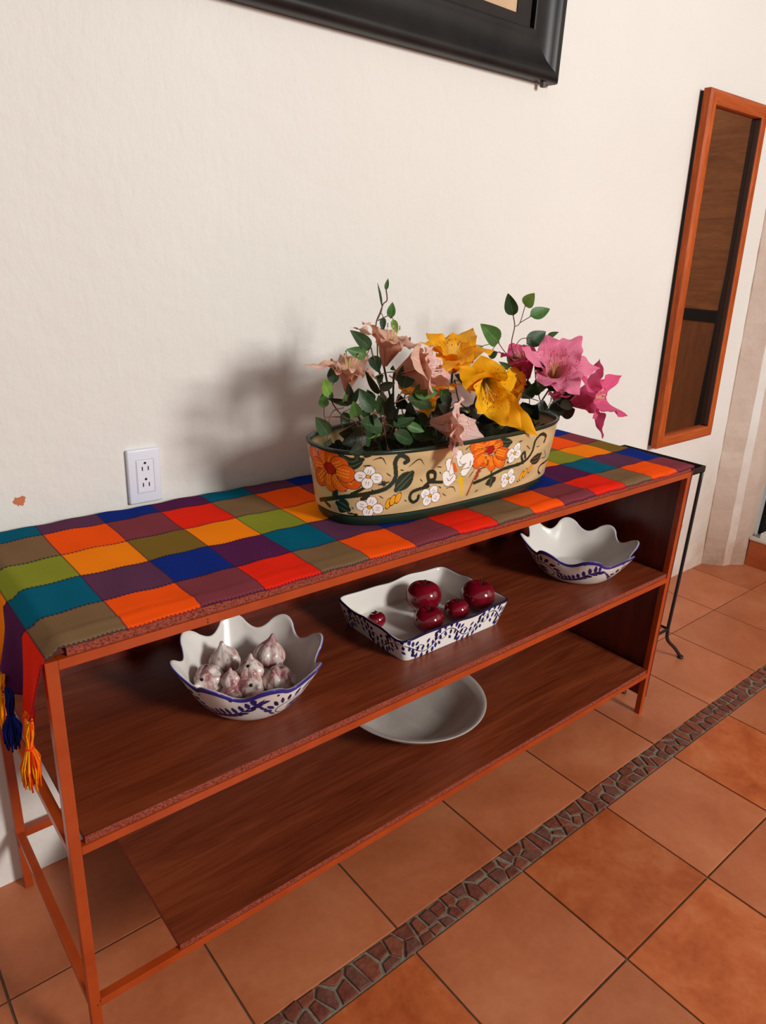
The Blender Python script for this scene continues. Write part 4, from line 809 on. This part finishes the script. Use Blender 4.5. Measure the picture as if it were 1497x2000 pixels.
box('backing', PX0 + 0.02, PX1 - 0.02, 0.483, 0.4885, PZ0 + 0.02, PZ1 - 0.02, MBK, PF, 0)
hx = PX1 - 0.045; bm = bmesh.new(); add_box(bm, hx - 0.006, hx + 0.006, 0.462, 0.474, PZ0 - 0.008, PZ0 + 0.006, 0.003); bm_obj('hanging_tab', bm, flat('grey_tab', lin(90, 84, 78), 0.6), PF)

# ------------------------------------------------------------------ tall mirror
MMF = m_wood('orange_wood_frame', lin(150, 64, 18), lin(184, 82, 28), lin(204, 104, 46), (9, 9, 1.0), 0.5, 0.15, 0.2)
MMH = m_wood('orange_wood_frame_across', lin(150, 62, 22), lin(182, 84, 36), lin(200, 104, 52), (1.0, 9, 9), 0.5, 0.15, 0.2)
km = NT('mirror_glass', 0.02, 0.5); km.b.inputs['Metallic'].default_value = 1.0; km.col(lin(214, 206, 196))
oc = [(2.323, 0.672), (2.750, 0.676), (2.660, 1.880), (2.244, 1.874)]
def inset(d):
    # the frame leans a little: inset corners along its own edges
    e = [np.array(p) for p in oc]; c = sum(e) / 4; r = []
    for k in range(4):
        a, b, z = e[k], e[(k + 1) % 4], e[k - 1]; u, v = nrm(b - a), nrm(z - a); r.append(a + u * d[0] + v * d[1])
    return r
MR = thing('wall_mirror', (2.5, 0.489, 0.672), 'tall narrow mirror in an orange wooden frame on the wall', 'mirror')
def mirror_side(k, mat, wd=0.043, yf=0.445, yb=0.474):
    e = [np.array(p) for p in oc]; i = inset((wd, wd)); a, b = e[k], e[(k + 1) % 4]; p, q = i[k], i[(k + 1) % 4]; m = 0.25
    a2, b2, p2, q2 = a * (1 - m) + p * m, b * (1 - m) + q * m, a * 0.2 + p * 0.8, b * 0.2 + q * 0.8
    rows = [(a, b, yb), (a, b, yf + 0.006), (a2, b2, yf), (p2, q2, yf), (p, q, yf + 0.004), (p, q, yb)]
    V = []; F = []
    for s, t, y in rows: V += [(s[0], y, s[1]), (t[0], y, t[1])]
    n = len(rows)
    for j in range(n): F.append([2 * j, 2 * j + 1, 2 * ((j + 1) % n) + 1, 2 * ((j + 1) % n)])
    F += [[2 * j for j in range(n)][::-1], [2 * j + 1 for j in range(n)]]
    o = obj('frame_rail' if k in (0, 2) else 'frame_stile', V, F, mat, MR, None, False)
for k in range(4): mirror_side(k, MMH if k in (0, 2) else MMF)
def quad_slab(name, pts, y0, y1, mat, parent):
    V = [(p[0], y0, p[1]) for p in pts] + [(p[0], y1, p[1]) for p in pts]
    return obj(name, V, [[0, 1, 2, 3], [7, 6, 5, 4]] + [[k, k + 4, (k + 1) % 4 + 4, (k + 1) % 4] for k in range(4)], mat, parent, None, False)
quad_slab('mirror_pane', inset((0.039, 0.039)), 0.466, 0.470, km.m, MR)
quad_slab('backing_board', inset((0.006, 0.006)), 0.474, 0.4885, flat('dark_backing', lin(34, 28, 26), 0.8), MR)

ia, ib = inset((0.0432, 0.0432)), inset((0.049, 0.049))
for k in (1,):
    quad_slab('rebate', [ia[k], ia[(k + 1) % 4], ib[(k + 1) % 4], ib[k]], 0.4505, 0.4655, flat('dark_rebate', lin(58, 32, 22), 0.6), MR)

# ------------------------------------------------------------------ wall outlet
MO = flat('white_plastic', lin(232, 234, 244), 0.3, 0.5); MO2 = flat('white_plastic_insert', lin(236, 238, 248), 0.25, 0.5)
OX0, OX1, OZ0, OZ1 = 0.3025, 0.3715, 0.819, 0.934
OT = thing('wall_outlet', ((OX0 + OX1) / 2, 0.489, OZ0), 'white double electrical outlet plate on the wall above the cloth', 'outlet')
bm = bmesh.new(); add_box(bm, OX0, OX1, 0.479, 0.4895, OZ0, OZ1, 0.0035); bm_obj('face_plate', bm, MO, OT, smooth=True)
ringbox('insert_groove', OX0 + 0.0165, OX1 - 0.0145, OZ0 + 0.022, OZ1 - 0.022, 0.0010, 0.4785, 0.4795, flat('groove_shade', lin(188, 190, 204), 0.6), OT)
bm = bmesh.new(); add_box(bm, OX0 + 0.0185, OX1 - 0.0165, 0.4778, 0.480, OZ0 + 0.024, OZ1 - 0.024, 0.0008); bm_obj('socket_insert', bm, MO2, OT)
MS = flat('slot_black', lin(30, 28, 36), 0.7)
for cz in (0.8965, 0.862):
    cx_ = (OX0 + OX1) / 2 + 0.001
    V, F = tube_geo([(cx_, 0.4772, cz + 0.0085), (cx_, 0.479, cz + 0.0085)], 0.0026, 14); obj('ground_hole', V, F, MS, OT)
    for dx in (-0.0062, 0.0062): box('plug_slot', cx_ + dx - 0.0011, cx_ + dx + 0.0011, 0.4773, 0.479, cz - 0.0075, cz + 0.0010, MS, OT, 0)

# ------------------------------------------------------------------ wrought iron stand
MI = flat('black_wrought_iron', lin(34, 27, 25), 0.45, 0.4, 0.2, 40)
SX0, SX1, SY0, SY1, SZ = 1.79, 2.042, 0.12, 0.42, 0.734
SD = thing('iron_stand', ((SX0 + SX1) / 2, (SY0 + SY1) / 2, 0), 'black wrought iron stand with thin bent legs beyond the right end of the table', 'plant stand')
for a in ((SX0, SX1, SY0, SY0 + 0.003), (SX0, SX1, SY1 - 0.003, SY1), (SX0, SX0 + 0.003, SY0, SY1), (SX1 - 0.003, SX1, SY0, SY1)):
    box('top_edge', a[0], a[1], a[2], a[3], SZ - 0.020, SZ, MI, SD, 0.0005)
for a in ((SX0, SX1, SY0, SY0 + 0.016), (SX0, SX1, SY1 - 0.016, SY1), (SX0, SX0 + 0.016, SY0, SY1), (SX1 - 0.016, SX1, SY0, SY1)):
    box('top_ledge', a[0], a[1], a[2], a[3], SZ - 0.020, SZ - 0.017, MI, SD, 0.0003)
for x, sx in ((SX0 + 0.006, -1), (SX1 - 0.006, 1)):
    for y, sy in ((SY0 + 0.006, -0.05), (SY1 - 0.006, 0.05)):
        fx = 0.083 if sx > 0 else 0.045
        P = catmull([(x, y, SZ - 0.002), (x, y, 0.40), (x - sx * 0.004, y, 0.19), (x - sx * 0.004, y, 0.13), (x + sx * 0.012, y, 0.085), (x + sx * fx * 0.6, y + sy * 0.3, 0.045), (x + sx * fx, y + sy * 0.5, 0.006)], 36)
        tube('leg', P, 0.0062, MI, SD, 8)
        V, F = tube_geo([P[-1] + np.array([0, 0, -0.0055]), P[-1] + np.array([0, 0, 0.002])], 0.011, 14); obj('foot', V, F, MI, SD)
for y in (SY0 + 0.006, SY1 - 0.006): tube('stretcher', [(SX0 + 0.01, y, 0.135), (SX1 - 0.01, y, 0.135)], 0.005, MI, SD, 8)
for x in (SX0 + 0.01, SX1 - 0.01): tube('stretcher', [(x, SY0 + 0.006, 0.135), (x, SY1 - 0.006, 0.135)], 0.005, MI, SD, 8)
